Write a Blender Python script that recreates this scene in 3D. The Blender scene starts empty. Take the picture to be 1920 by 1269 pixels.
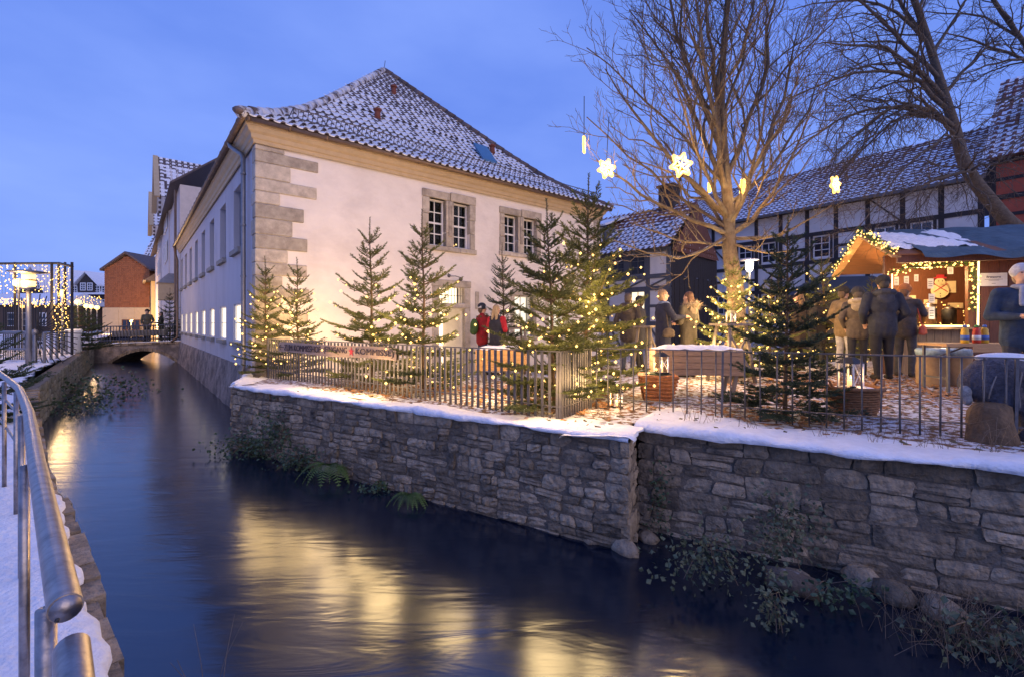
import bpy, bmesh, math, random
import numpy as np
from mathutils import Vector, Matrix, Quaternion
R = math.radians
F, CX, HV, CZ = 853.0, 960.0, 606.0, 1.02        # focal length (px), centre column, horizon row, eye height above terrace
sc = bpy.context.scene
col = sc.collection

# ------------------------------------------------------------------ camera
cd = bpy.data.cameras.new('camera'); cam = bpy.data.objects.new('camera', cd); col.objects.link(cam)
cam.location = (0, 0, CZ); cam.rotation_euler = (R(90), 0, 0)
cd.sensor_width = 36; cd.lens = F / 1920 * 36; cd.shift_y = -28.5 / 1920
cd.clip_start = .05; cd.clip_end = 2000
sc.camera = cam

# ------------------------------------------------------------------ sky, sun, exposure
SUN_EL, SUN_AZ = R(16), R(133)       # last western glow, behind the camera to the right (azimuth from +Y, clockwise)
wd = bpy.data.worlds.new('World'); sc.world = wd; wd.use_nodes = True
nt = wd.node_tree; nt.nodes.clear()
out = nt.nodes.new('ShaderNodeOutputWorld'); bg = nt.nodes.new('ShaderNodeBackground')
sky = nt.nodes.new('ShaderNodeTexSky'); sky.sky_type = 'NISHITA'; sky.sun_disc = False
sky.sun_elevation = SUN_EL; sky.sun_rotation = SUN_AZ; sky.dust_density = 2.0
tc = nt.nodes.new('ShaderNodeTexCoord'); mp = nt.nodes.new('ShaderNodeMapping')
mp.inputs['Scale'].default_value = (1.2, 1.2, 3.2)
no = nt.nodes.new('ShaderNodeTexNoise'); no.inputs['Scale'].default_value = 1.6; no.inputs['Detail'].default_value = 5
no.inputs['Roughness'].default_value = .5
rp = nt.nodes.new('ShaderNodeValToRGB')
rp.color_ramp.elements[0].position = .36; rp.color_ramp.elements[0].color = (1.22, 2.2, 6.9, 1)
rp.color_ramp.elements[1].position = .72; rp.color_ramp.elements[1].color = (2.2, 3.35, 8.3, 1)
mx = nt.nodes.new('ShaderNodeMix'); mx.data_type = 'RGBA'; mx.inputs['Factor'].default_value = .92
L = nt.links.new
L(tc.outputs['Generated'], mp.inputs['Vector']); L(mp.outputs['Vector'], no.inputs['Vector']); L(no.outputs['Fac'], rp.inputs['Fac'])
sx = nt.nodes.new('ShaderNodeSeparateXYZ'); L(tc.outputs['Generated'], sx.inputs['Vector'])
el = nt.nodes.new('ShaderNodeMapRange'); L(sx.outputs['Z'], el.inputs['Value']); el.inputs['From Min'].default_value = .15; el.inputs['From Max'].default_value = .9; el.inputs['To Max'].default_value = .55
dp_ = nt.nodes.new('ShaderNodeMix'); dp_.data_type = 'RGBA'; L(el.outputs['Result'], dp_.inputs['Factor']); L(rp.outputs['Color'], dp_.inputs[6]); dp_.inputs[7].default_value = (.6, 1.4, 5.8, 1)
L(sky.outputs['Color'], mx.inputs[6]); L(dp_.outputs[2], mx.inputs[7])
L(mx.outputs[2], bg.inputs['Color']); bg.inputs['Strength'].default_value = .135
L(bg.outputs['Background'], out.inputs['Surface'])
sd = bpy.data.lights.new('sun', 'SUN'); sd.energy = 1.25; sd.angle = R(70); sd.color = (1, .77, .62)
so = bpy.data.objects.new('sun', sd); col.objects.link(so)
sv = Vector((math.sin(SUN_AZ) * math.cos(SUN_EL), math.cos(SUN_AZ) * math.cos(SUN_EL), math.sin(SUN_EL)))
so.rotation_euler = sv.to_track_quat('Z', 'Y').to_euler()
vs = sc.view_settings; vs.view_transform = 'Standard'; vs.look = 'None'; vs.exposure = .05; vs.gamma = 1; vs.use_curve_mapping = False
cy = sc.cycles; cy.use_denoising = True; cy.max_bounces = 6; cy.diffuse_bounces = 3; cy.glossy_bounces = 3
cy.transparent_max_bounces = 12; cy.sample_clamp_indirect = 3.0; cy.caustics_reflective = False; cy.caustics_refractive = False

# ------------------------------------------------------------------ helpers
def X(u, y): return (u - CX) / F * y
def Z(v, y): return CZ - (v - HV) / F * y
def P(u, v, y): return Vector((X(u, y), y, Z(v, y)))
def sstep(a, b, x):
    t = min(1, max(0, (x - a) / (b - a))); return t * t * (3 - 2 * t)
def gz(x, y):                                     # terrace ground: falls a little towards the house
    return -.32 * sstep(8, 12.5, y) * (1 - sstep(0.5, 4.5, x)) + .012 * math.sin(x * 2.1 + y) * math.sin(y * 1.7)

def tag(o, label=None, cat=None, group=None, kind=None):
    if label: o['label'] = label
    if cat: o['category'] = cat
    if group: o['group'] = group
    if kind: o['kind'] = kind
    return o
def empty(name, loc=(0, 0, 0), rz=0, label=None, cat=None, group=None):
    o = bpy.data.objects.new(name, None); col.objects.link(o)
    o.location = loc; o.rotation_euler = (0, 0, rz); o.empty_display_size = .1
    return tag(o, label, cat, group)
def link(name, me, parent=None):
    o = bpy.data.objects.new(name, me); col.objects.link(o); o.parent = parent; return o
def copy_tree(o, parent=None):
    c = o.copy(); col.objects.link(c); c.parent = parent
    for ch in o.children: copy_tree(ch, c)
    return c

class MB:
    def __init__(s): s.v = []; s.f = []; s.m = []
    def add(s, vs, fs, m=0):
        n = len(s.v); s.v.extend([tuple(p) for p in vs])
        for f in fs: s.f.append([i + n for i in f]); s.m.append(m)
        return s
    def hexa(s, p, m=0):          # 8 corners: bottom 4 ccw, top 4 ccw
        return s.add(p, [(3, 2, 1, 0), (4, 5, 6, 7), (0, 1, 5, 4), (1, 2, 6, 5), (2, 3, 7, 6), (3, 0, 4, 7)], m)
    def box(s, x0, x1, y0, y1, z0, z1, m=0):
        return s.hexa([(x0, y0, z0), (x1, y0, z0), (x1, y1, z0), (x0, y1, z0), (x0, y0, z1), (x1, y0, z1), (x1, y1, z1), (x0, y1, z1)], m)
    def bar(s, a, b, w, h, m=0, up=(0, 0, 1)):     # rectangular bar from a to b
        a = Vector(a); b = Vector(b); d = (b - a).normalized(); up = Vector(up)
        sd_ = d.cross(up)
        if sd_.length < 1e-4: sd_ = d.cross(Vector((0, 1, 0)))
        sd_.normalize(); u2 = sd_.cross(d).normalized()
        sd_ *= w / 2; u2 *= h / 2
        return s.hexa([a - sd_ - u2, a + sd_ - u2, b + sd_ - u2, b - sd_ - u2, a - sd_ + u2, a + sd_ + u2, b + sd_ + u2, b - sd_ + u2], m)
    def tube(s, pts, rad, n=6, m=0, cap=True):
        pts = [Vector(p) for p in pts]; k = len(pts)
        if not hasattr(rad, '__len__'): rad = [rad] * k
        ref = None; base = len(s.v)
        for i, p in enumerate(pts):
            d = (pts[min(i + 1, k - 1)] - pts[max(i - 1, 0)])
            d = d.normalized() if d.length > 1e-9 else Vector((0, 0, 1))
            if ref is None:
                ref = d.cross(Vector((0, 0, 1)))
                if ref.length < .05: ref = d.cross(Vector((1, 0, 0)))
            a = (ref - d * ref.dot(d))
            if a.length < 1e-6: a = d.orthogonal()
            a.normalize(); ref = a; b = d.cross(a)
            for j in range(n):
                t = 2 * math.pi * j / n
                s.v.append(tuple(p + (a * math.cos(t) + b * math.sin(t)) * rad[i]))
        for i in range(k - 1):
            for j in range(n):
                q = base + i * n; j2 = (j + 1) % n
                s.f.append([q + j, q + j2, q + n + j2, q + n + j]); s.m.append(m)
        if cap:
            s.f.append([base + j for j in reversed(range(n))]); s.m.append(m)
            s.f.append([base + (k - 1) * n + j for j in range(n)]); s.m.append(m)
        return s
    def lathe(s, prof, c=(0, 0, 0), n=12, m=0):     # prof [(r,z)]
        base = len(s.v); k = len(prof)
        for r, z in prof:
            for j in range(n):
                t = 2 * math.pi * j / n; s.v.append((c[0] + r * math.cos(t), c[1] + r * math.sin(t), c[2] + z))
        for i in range(k - 1):
            for j in range(n):
                q = base + i * n; j2 = (j + 1) % n
                s.f.append([q + j, q + j2, q + n + j2, q + n + j]); s.m.append(m)
        s.f.append([base + j for j in reversed(range(n))]); s.m.append(m)
        s.f.append([base + (k - 1) * n + j for j in range(n)]); s.m.append(m)
        return s
    def ball(s, c, r, m=0, n=8, k=5):
        if not hasattr(r, '__len__'): r = (r, r, r)
        base = len(s.v)
        s.v.append((c[0], c[1], c[2] - r[2]))
        for i in range(1, k):
            a = math.pi * i / k
            for j in range(n):
                t = 2 * math.pi * j / n
                s.v.append((c[0] + r[0] * math.sin(a) * math.cos(t), c[1] + r[1] * math.sin(a) * math.sin(t), c[2] - r[2] * math.cos(a)))
        s.v.append((c[0], c[1], c[2] + r[2])); top = len(s.v) - 1
        for j in range(n):
            j2 = (j + 1) % n
            s.f.append([base, base + 1 + j2, base + 1 + j]); s.m.append(m)
            for i in range(k - 2):
                q = base + 1 + i * n; s.f.append([q + j, q + j2, q + n + j2, q + n + j]); s.m.append(m)
            q = base + 1 + (k - 2) * n; s.f.append([q + j, q + j2, top]); s.m.append(m)
        return s
    def octa(s, c, r, m=0):
        x, y, z = c
        return s.add([(x + r, y, z), (x - r, y, z), (x, y + r, z), (x, y - r, z), (x, y, z + r), (x, y, z - r)],
                     [(0, 2, 4), (2, 1, 4), (1, 3, 4), (3, 0, 4), (2, 0, 5), (1, 2, 5), (3, 1, 5), (0, 3, 5)], m)
    def prism(s, poly, d, m=0):                     # planar polygon (3-D points) extruded by vector d
        n = len(poly); d = Vector(d); a = [Vector(p) for p in poly]; b = [p + d for p in a]
        fs = [list(reversed(range(n))), list(range(n, 2 * n))] + [(i, (i + 1) % n, n + (i + 1) % n, n + i) for i in range(n)]
        return s.add(a + b, fs, m)
    def mesh(s, name, mats, smooth=False):
        me = bpy.data.meshes.new(name); me.from_pydata(s.v, [], s.f)
        if not isinstance(mats, (list, tuple)): mats = [mats]
        for m in mats: me.materials.append(m)
        if len(mats) > 1: me.polygons.foreach_set('material_index', s.m)
        if smooth: me.polygons.foreach_set('use_smooth', [True] * len(me.polygons))
        bm = bmesh.new(); bm.from_mesh(me); bmesh.ops.recalc_face_normals(bm, faces=bm.faces); bm.to_mesh(me); bm.free()
        return me
    def build(s, name, mats, parent=None, smooth=False):
        return link(name, s.mesh(name, mats, smooth), parent)

# ------------------------------------------------------------------ materials
def mat(name, c, rough=.8, var=.18, scale=6., bump=0., bscale=30., metal=0., c2=None, orand=0., snow=None, spec=.4, c2t=(.45, .6), stretch=(1, 1, 1), trans=0.):
    m = bpy.data.materials.new(name); m.use_nodes = True; n = m.node_tree.nodes; l = m.node_tree.links.new
    b = n['Principled BSDF']; b.inputs['Roughness'].default_value = rough; b.inputs['Metallic'].default_value = metal
    b.inputs['Specular IOR Level'].default_value = spec
    t = n.new('ShaderNodeTexCoord'); mpp = n.new('ShaderNodeMapping'); l(t.outputs['Object'], mpp.inputs['Vector'])
    mpp.inputs['Scale'].default_value = stretch
    oi = n.new('ShaderNodeObjectInfo')
    if orand:                                            # shared meshes: shift the pattern per object
        ad = n.new('ShaderNodeVectorMath'); ad.operation = 'SCALE'; ad.inputs[0].default_value = (37, 91, 53)
        l(oi.outputs['Random'], ad.inputs['Scale']); l(ad.outputs[0], mpp.inputs['Location'])
    nz = n.new('ShaderNodeTexNoise'); nz.inputs['Scale'].default_value = scale; nz.inputs['Detail'].default_value = 7; nz.inputs['Roughness'].default_value = .62
    l(mpp.outputs['Vector'], nz.inputs['Vector'])
    r = n.new('ShaderNodeValToRGB'); e = r.color_ramp.elements
    d = [max(0, x * (1 - var)) for x in c]; h = [min(1, x * (1 + var)) for x in c]
    e[0].position = .28; e[0].color = (*d, 1); e[1].position = .72; e[1].color = (*h, 1)
    l(nz.outputs['Fac'], r.inputs['Fac']); cur = r.outputs['Color']
    def mix(fac, a, bcol):
        q = n.new('ShaderNodeMix'); q.data_type = 'RGBA'
        l(fac, q.inputs['Factor']); l(a, q.inputs[6])
        if isinstance(bcol, tuple): q.inputs[7].default_value = (*bcol, 1)
        else: l(bcol, q.inputs[7])
        return q.outputs[2]
    def ramp(src, a, bb):
        q = n.new('ShaderNodeMapRange'); l(src, q.inputs['Value']); q.inputs['From Min'].default_value = a; q.inputs['From Max'].default_value = bb
        return q.outputs['Result']
    if c2:
        n2 = n.new('ShaderNodeTexNoise'); n2.inputs['Scale'].default_value = scale * .37; n2.inputs['Detail'].default_value = 8; n2.inputs['Roughness'].default_value = .65
        l(mpp.outputs['Vector'], n2.inputs['Vector'])
        cur = mix(ramp(n2.outputs['Fac'], *c2t), cur, c2)
    if orand:
        hs = n.new('ShaderNodeHueSaturation'); mr = n.new('ShaderNodeMapRange'); l(oi.outputs['Random'], mr.inputs['Value'])
        mr.inputs['To Min'].default_value = 1 - orand; mr.inputs['To Max'].default_value = 1 + orand
        l(mr.outputs['Result'], hs.inputs['Value']); l(cur, hs.inputs['Color']); cur = hs.outputs['Color']
    if snow is not None:                                 # snow lying on upward faces
        g = n.new('ShaderNodeNewGeometry'); sx = n.new('ShaderNodeSeparateXYZ'); l(g.outputs['Normal'], sx.inputs['Vector'])
        n3 = n.new('ShaderNodeTexNoise'); n3.inputs['Scale'].default_value = 3; n3.inputs['Detail'].default_value = 5
        l(t.outputs['Object'], n3.inputs['Vector'])
        su = n.new('ShaderNodeMath'); su.operation = 'ADD'; l(sx.outputs['Z'], su.inputs[0]); l(n3.outputs['Fac'], su.inputs[1])
        cur = mix(ramp(su.outputs[0], snow, snow + .12), cur, (.8, .82, .86))
    l(cur, b.inputs['Base Color'])
    if bump:
        nb = n.new('ShaderNodeTexNoise'); nb.inputs['Scale'].default_value = bscale; nb.inputs['Detail'].default_value = 6
        l(mpp.outputs['Vector'], nb.inputs['Vector'])
        bp = n.new('ShaderNodeBump'); bp.inputs['Strength'].default_value = 1; bp.inputs['Distance'].default_value = bump
        l(nb.outputs['Fac'], bp.inputs['Height']); l(bp.outputs['Normal'], b.inputs['Normal'])
    if trans: b.inputs['Transmission Weight'].default_value = trans
    return m
def emit(name, c, s, sample=True):
    m = bpy.data.materials.new(name); m.use_nodes = True; n = m.node_tree.nodes
    b = n['Principled BSDF']; b.inputs['Base Color'].default_value = (*[min(1, x) for x in c], 1)
    b.inputs['Emission Color'].default_value = (*c, 1); b.inputs['Emission Strength'].default_value = s
    if not sample: m.cycles.emission_sampling = 'NONE'
    return m
def glassmat(name, tint=(.75, .8, .85), rough=.03):
    m = bpy.data.materials.new(name); m.use_nodes = True; n = m.node_tree.nodes; l = m.node_tree.links.new
    n.clear(); o = n.new('ShaderNodeOutputMaterial'); a = n.new('ShaderNodeBsdfTransparent'); g = n.new('ShaderNodeBsdfGlossy'); f = n.new('ShaderNodeLayerWeight'); f.inputs['Blend'].default_value = .35; pw = n.new('ShaderNodeMath'); pw.operation = 'POWER'; pw.inputs[1].default_value = 2.2
    mx_ = n.new('ShaderNodeMixShader'); a.inputs['Color'].default_value = (*tint, 1); g.inputs['Roughness'].default_value = rough
    l(f.outputs['Facing'], pw.inputs[0]); l(pw.outputs[0], mx_.inputs[0]); l(a.outputs[0], mx_.inputs[1]); l(g.outputs[0], mx_.inputs[2]); l(mx_.outputs[0], o.inputs['Surface'])
    return m
SNOW = mat('snow', (.80, .81, .84), .7, .09, 11, .02, 26, spec=.25)
SNOWF = mat('trodden_snow', (.78, .8, .84), .7, .1, 14, .02, 30, c2=(.13, .075, .04), c2t=(.5, .57))
MULCH = mat('wood_chips', (.17, .085, .038), .9, .5, 30, .02, 60, c2=(.66, .68, .72), c2t=(.47, .53))
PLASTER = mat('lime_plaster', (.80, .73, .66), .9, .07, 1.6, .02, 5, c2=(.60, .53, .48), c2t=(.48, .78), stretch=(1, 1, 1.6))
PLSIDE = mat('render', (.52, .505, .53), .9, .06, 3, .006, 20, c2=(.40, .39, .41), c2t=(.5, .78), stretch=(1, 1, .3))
SAND = mat('sandstone', (.46, .40, .32), .85, .25, 7, .008, 40, c2=(.26, .22, .18), c2t=(.5, .7), orand=.2)
CORN = mat('painted_cornice', (.50, .38, .23), .7, .1, 5, .003, 20)
STONE = mat('wall_stone', (.31, .24, .165), .9, .4, 9, .035, 22, c2=(.095, .08, .065), c2t=(.48, .68), orand=.4)
STONE2 = mat('rubble_plinth', (.30, .25, .22), .95, .35, 5, .03, 14, c2=(.14, .12, .11), c2t=(.45, .6))
MORTAR = mat('mortar', (.16, .13, .10), .95, .3, 12, .02, 40)
CONC = mat('concrete', (.28, .26, .23), .9, .15, 8, .004, 40)
TILE = mat('roof_tile', (.11, .085, .085), .75, .35, 12, .004, 50, orand=.25)
TILER = mat('red_roof_tile', (.16, .06, .045), .8, .35, 10, .006, 40, c2=(.7, .73, .8), c2t=(.5, .62))
SNOWROOF = mat('snowy_tiles', (.66, .69, .76), .75, .1, 7, .02, 16, c2=(.13, .10, .10), c2t=(.6, .68))
ZINC = mat('zinc', (.26, .25, .25), .45, .15, 8, metal=.7)
COPPER = mat('brown_gutter', (.20, .14, .10), .5, .2, 6, metal=.5)
STEEL = mat('brushed_steel', (.34, .30, .285), .40, .38, 22, .0009, 90, metal=1, stretch=(1, 1, 1))
IRON = mat('fence_iron', (.13, .125, .13), .5, .2, 20, metal=.6)
DARKW = mat('dark_timber', (.035, .032, .034), .8, .3, 12, .004, 40)
GREYB = mat('grey_blue_timber', (.085, .095, .115), .75, .2, 12, .003, 40)
BOARD = mat('brown_boards', (.13, .048, .026), .6, .3, 10, .003, 30, stretch=(6, 6, .6))
LIGHTW = mat('planed_wood', (.42, .25, .12), .65, .25, 8, .003, 30, stretch=(1, 6, 6))
GREYW = mat('weathered_wood', (.20, .17, .145), .85, .3, 10, .006, 30, stretch=(1, 1, .3))
WICK = mat('wicker', (.25, .12, .05), .7, .35, 30, .004, 80)
BARK = mat('bark', (.125, .092, .062), .9, .35, 14, .015, 40, c2=(.19, .16, .11), c2t=(.5, .65), snow=1.42)
BARK2 = mat('dark_bark', (.13, .10, .075), .9, .35, 14, .015, 40, snow=1.45)
FTRUNK = mat('fir_bark', (.13, .085, .05), .9, .3, 20, .008, 50)
NEEDLE = mat('fir_needles', (.10, .115, .038), .6, .45, 9, spec=.3)
NEEDLE2 = mat('dark_fir_needles', (.045, .068, .036), .6, .4, 9, spec=.3)
LEAF = mat('ivy_leaf', (.05, .085, .045), .55, .5, 14)
FERN = mat('fern_leaf', (.09, .15, .03), .6, .4, 14)
DRY = mat('dry_stalk', (.17, .12, .08), .85, .4, 20)
WHITE = mat('white_paint', (.72, .72, .72), .5, .05, 10)
PAPER = mat('paper', (.75, .73, .68), .8, .05, 10)
BLACK = mat('black_plastic', (.02, .02, .022), .5, .2, 10)
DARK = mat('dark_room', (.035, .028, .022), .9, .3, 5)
GLASS = glassmat('window_glass'); LGLASS = glassmat('lantern_glass', (.95, .95, .95))
WPANE = mat('dark_pane', (.02, .025, .035), .08, .2, 4, spec=.8)
LITWIN = emit('lit_blind', (1, .84, .55), 1.35)
LITROOM = emit('bright_room', (1, .82, .58), 1.8)
BULB = emit('fairy_bulb', (1, .62, .17), 2.8, False)
BULBH = emit('lamp_globe', (1, .62, .2), 3)
STAR = emit('star_tube', (1, .56, .12), 2.3)
FLAME = emit('candle', (1, .55, .16), 4)
STRIP = emit('light_strip', (1, .78, .3), 4)
FW = (1, .62, .26)
def lamp(parent, p, w, r=.06, c=FW, name='glow'):
    d = bpy.data.lights.new(name, 'POINT'); d.energy = w; d.color = c; d.shadow_soft_size = r
    o = bpy.data.objects.new(name, d); col.objects.link(o); o.parent = parent; o.location = p; return o

def wall_holes(mb, p, U, N, Lx, z0, z1, holes, depth=.2, m=0, mr=None):
    p = Vector(p); U = Vector(U); N = Vector(N); up = Vector((0, 0, 1))
    us = sorted({0, Lx, *[h[0] for h in holes], *[h[1] for h in holes]}); zs = sorted({z0, z1, *[h[2] for h in holes], *[h[3] for h in holes]})
    q = lambda u, z, d=0: p + U * u + up * z - N * d
    for i in range(len(us) - 1):
        for j in range(len(zs) - 1):
            cu, cz = (us[i] + us[i + 1]) / 2, (zs[j] + zs[j + 1]) / 2
            if any(h[0] < cu < h[1] and h[2] < cz < h[3] for h in holes): continue
            mb.add([q(us[i], zs[j]), q(us[i + 1], zs[j]), q(us[i + 1], zs[j + 1]), q(us[i], zs[j + 1])], [(0, 1, 2, 3)], m)
    for a, b, c, d in holes:
        for (u0, w0, u1, w1) in ((a, c, b, c), (b, c, b, d), (b, d, a, d), (a, d, a, c)):
            mb.add([q(u0, w0), q(u1, w1), q(u1, w1, depth), q(u0, w0, depth)], [(0, 1, 2, 3)], m if mr is None else mr)
    return mb
def window(parent, p, U, N, u0, u1, z0, z1, nx, nz, fm, gm, fw=.05, bw=.028, inset=.1, each=True, label=None, name='window'):
    """frame with glazing bars; panes are children"""
    p = Vector(p); U = Vector(U); N = Vector(N); up = Vector((0, 0, 1))
    def bx(mb, a, b, c, d, n0, n1):
        g = lambda u, z, n: p + U * u + up * z + N * n
        mb.hexa([g(a, c, n0), g(b, c, n0), g(b, c, n1), g(a, c, n1), g(a, d, n0), g(b, d, n0), g(b, d, n1), g(a, d, n1)])
    mb = MB(); i0, i1 = -inset - .04, -inset
    bx(mb, u0, u0 + fw, z0, z1, i0, i1); bx(mb, u1 - fw, u1, z0, z1, i0, i1)
    bx(mb, u0 + fw, u1 - fw, z0, z0 + fw, i0, i1); bx(mb, u0 + fw, u1 - fw, z1 - fw, z1, i0, i1)
    gw, gh = u1 - u0 - 2 * fw, z1 - z0 - 2 * fw
    for i in range(1, nx): bx(mb, u0 + fw + gw * i / nx - bw / 2, u0 + fw + gw * i / nx + bw / 2, z0 + fw, z1 - fw, i0 + .006, i1 - .004)
    for j in range(1, nz):
        k = bw * (2.0 if nz == 4 and j == 2 else 1)
        bx(mb, u0 + fw, u1 - fw, z0 + fw + gh * j / nz - k / 2, z0 + fw + gh * j / nz + k / 2, i0 + .004, i1 - .006)
    o = mb.build(name, fm, parent)
    if label: o['label'] = label
    if gm:
        for i in range(nx if each else 1):
            for j in range(nz if each else 1):
                a = u0 + fw + (gw * i / nx if each else 0); b = u0 + fw + (gw * (i + 1) / nx if each else gw)
                c = z0 + fw + (gh * j / nz if each else 0); d = z0 + fw + (gh * (j + 1) / nz if each else gh)
                g = MB(); bx(g, a + .003, b - .003, c + .003, d - .003, i0 + .012, i0 + .018); g.build('pane', gm, o)
    return o

def stone_wall(parent, p0, p1, z0, z1, hmin, hmax, wmin, wmax, rng, smat, batter=0., normal=None, ztop=None, prot=.035, gap=.006):
    """rubble masonry: bands of irregular blocks, each stone a mesh of its own; z1 at p0, ztop at p1"""
    p0 = Vector((*p0, 0)); p1 = Vector((*p1, 0)); Lw = (p1 - p0).length; U = (p1 - p0) / Lw
    N = Vector(normal).normalized() if normal else Vector((U.y, -U.x, 0))
    zt = ztop if ztop is not None else z1
    H = 1.0; cells = []
    def split(a, b, c, d):
        w = (b - a) * Lw; h = (d - c) * ((z1 + zt) / 2 - z0)
        lw = rng.uniform(wmin, wmax); lh = rng.uniform(hmin, hmax)
        if w > lw * 1.15 and (w / lw > h / lh or h < hmin * 1.6):
            t = rng.uniform(.36, .64); split(a, a + (b - a) * t, c, d); split(a + (b - a) * t, b, c, d)
        elif h > lh * 1.25:
            t = rng.uniform(.4, .6); split(a, b, c, c + (d - c) * t); split(a, b, c + (d - c) * t, d)
        else: cells.append((a, b, c, d))
    c = 0.
    Hm = (z1 + zt) / 2 - z0
    while c < 1 - 1e-6:
        d = c + rng.uniform(hmin * 1.1, hmax * 1.35) / Hm
        if 1 - d < hmin / Hm: d = 1.
        a = 0.
        while a < 1 - 1e-6:
            b = a + rng.uniform(wmin * 1.2, wmax * 1.7) / Lw
            if 1 - b < wmin / Lw: b = 1.
            split(a, b, c, d); a = b
        c = d
    def wob(u, w):            # shared warp so that joints are not ruler-straight
        return (u * Lw + .014 * math.sin(w * 17 + u * Lw * 5.1) * (0 < u < 1), w + (.014 / Hm) * math.sin(u * Lw * 4.3 + w * 9) * (0.001 < w < .999))
    def pos(su, w, n):
        zz = z0 + w * ((z1 + (zt - z1) * su / Lw) - z0)
        return p0 + U * su + N * (n - batter * w) + Vector((0, 0, zz))
    for (a, b, c, d) in cells:
        cor = [wob(a, c), wob(b, c), wob(b, d), wob(a, d)]
        pr = rng.uniform(.0, prot); tilt = rng.uniform(-.012, .012); K = 4
        vs, fs = [], []
        gu = gap; gw = gap / Hm
        cut = [rng.uniform(.08, .5) for _ in range(4)]
        for j in range(K + 1):
            for i in range(K + 1):
                s, t = i / K, j / K
                lo = [cor[0][k] * (1 - s) + cor[1][k] * s for k in (0, 1)]; hi = [cor[3][k] * (1 - s) + cor[2][k] * s for k in (0, 1)]
                su = lo[0] * (1 - t) + hi[0] * t; w = lo[1] * (1 - t) + hi[1] * t
                su += gu * (1 - 2 * s); w += gw * (1 - 2 * t)
                edge = max(abs(2 * s - 1), abs(2 * t - 1))
                if i in (0, K) and j in (0, K):
                    q = cut[(0 if j == 0 else 2) + (0 if i == 0 else 1)] * .03
                    su += q * (1 if i == 0 else -1); w += q / Hm * (1 if j == 0 else -1) * .7
                elif edge > .99: su += rng.uniform(-.006, .006); w += rng.uniform(-.006, .006) / Hm
                n = pr + tilt * (2 * s - 1) + (.0 if edge > .99 else .009 + rng.uniform(-.008, .009))
                vs.append(pos(su, w, n))
        I = lambda i, j: j * (K + 1) + i
        for j in range(K):
            for i in range(K): fs.append((I(i, j), I(i + 1, j), I(i + 1, j + 1), I(i, j + 1)))
        rim = [I(i, 0) for i in range(K)] + [I(K, j) for j in range(K)] + [I(K - i, K) for i in range(K)] + [I(0, K - j) for j in range(K)]
        nb = len(vs)
        for q in rim: vs.append(Vector(vs[q]) - N * (.05 + pr))
        for i in range(len(rim)):
            i2 = (i + 1) % len(rim); fs.append((rim[i], nb + i, nb + i2, rim[i2]))
        cen = sum((Vector(v) for v in vs), Vector()) / len(vs)
        mb = MB().add([Vector(v) - cen for v in vs], fs)
        o = mb.build('stone', smat, parent); o.location = cen
    mbk = MB(); T = .25
    q = [pos(.07, 0, .004), pos(Lw - .07, 0, .004), pos(Lw - .07, 1, .004), pos(.07, 1, .004)]
    mbk.hexa([q[0], q[1], q[1] - N * T, q[0] - N * T, q[3], q[2], q[2] - N * T, q[3] - N * T]); mbk.build('mortar_core', MORTAR, parent)
    return len(cells)
# ================================================================== setting: ground, water, banks
D1 = Vector((-.64, .768, 0)); D2 = Vector((.768, .64, 0)); CORNER = Vector((-5.2, 9.25, 0)); WATER = -.98
rng = random.Random(7)
A0 = (-4.53, 7.35); AW = (1.02, 3.97); BS = (1.22, 4.46); RET = (-5.32, 9.1)
BPTS = [(1.22, 4.46), (2.18, 3.86), (2.83, 3.45), (3.6, 3.12), (6.2, 2.1)]
QUAY = [RET, A0, AW, BS, *BPTS[1:], (14, -1.0)]                      # canal edge of the terrace
BANK = [(-.35, .75), (-1.62, 1.9), (-2.3, 2.52), (-3.51, 3.63), (-4.85, 4.75), (-7.2, 6.9), (-9.8, 9.4), (-21.4, 23.3), (-90, 105.6)]
def front_y(path, x):
    for (a, b), (c, d) in zip(path, path[1:]):
        if min(a, c) <= x <= max(a, c) and a != c: return b + (d - b) * (x - a) / (c - a)
    return None
def inside_poly(x, y, poly):
    r = False; n = len(poly)
    for i in range(n):
        (x0, y0), (x1, y1) = poly[i], poly[(i + 1) % n]
        if (y0 > y) != (y1 > y) and x < (x1 - x0) * (y - y0) / (y1 - y0) + x0: r = not r
    return r
def sheet(name, poly, zf, step, m, box):
    x0, x1, y0, y1 = box; nx = int((x1 - x0) / step); ny = int((y1 - y0) / step)
    idx = {}; vs = []; fs = []
    def vi(i, j):
        if (i, j) not in idx:
            x, y = x0 + i * step, y0 + j * step; idx[i, j] = len(vs); vs.append((x, y, zf(x, y)))
        return idx[i, j]
    for i in range(nx):
        for j in range(ny):
            if inside_poly(x0 + (i + .5) * step, y0 + (j + .5) * step, poly): fs.append((vi(i, j), vi(i + 1, j), vi(i + 1, j + 1), vi(i, j + 1)))
    mb = MB(); mb.v = vs; mb.f = [list(f) for f in fs]; mb.m = [0] * len(fs)
    return tag(mb.build(name, m, None, True), kind='structure')
tag(MB().add([(-900, -600, -1.5), (900, -600, -1.5), (900, 900, -1.5), (-900, 900, -1.5)], [(0, 1, 2, 3)]).build('ground', MULCH), kind='structure')
court = [(-5.25, 9.2), (-4.45, 7.45), (1.0, 4.1), (1.24, 4.56), (2.2, 3.96), (2.85, 3.55), (3.62, 3.22), (6.25, 2.2), (14, -.9), (20, -.9), (20, 34), (-5, 34)]
sheet('courtyard', court, gz, .16, MULCH, (-6, 18, -1, 26))
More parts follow.
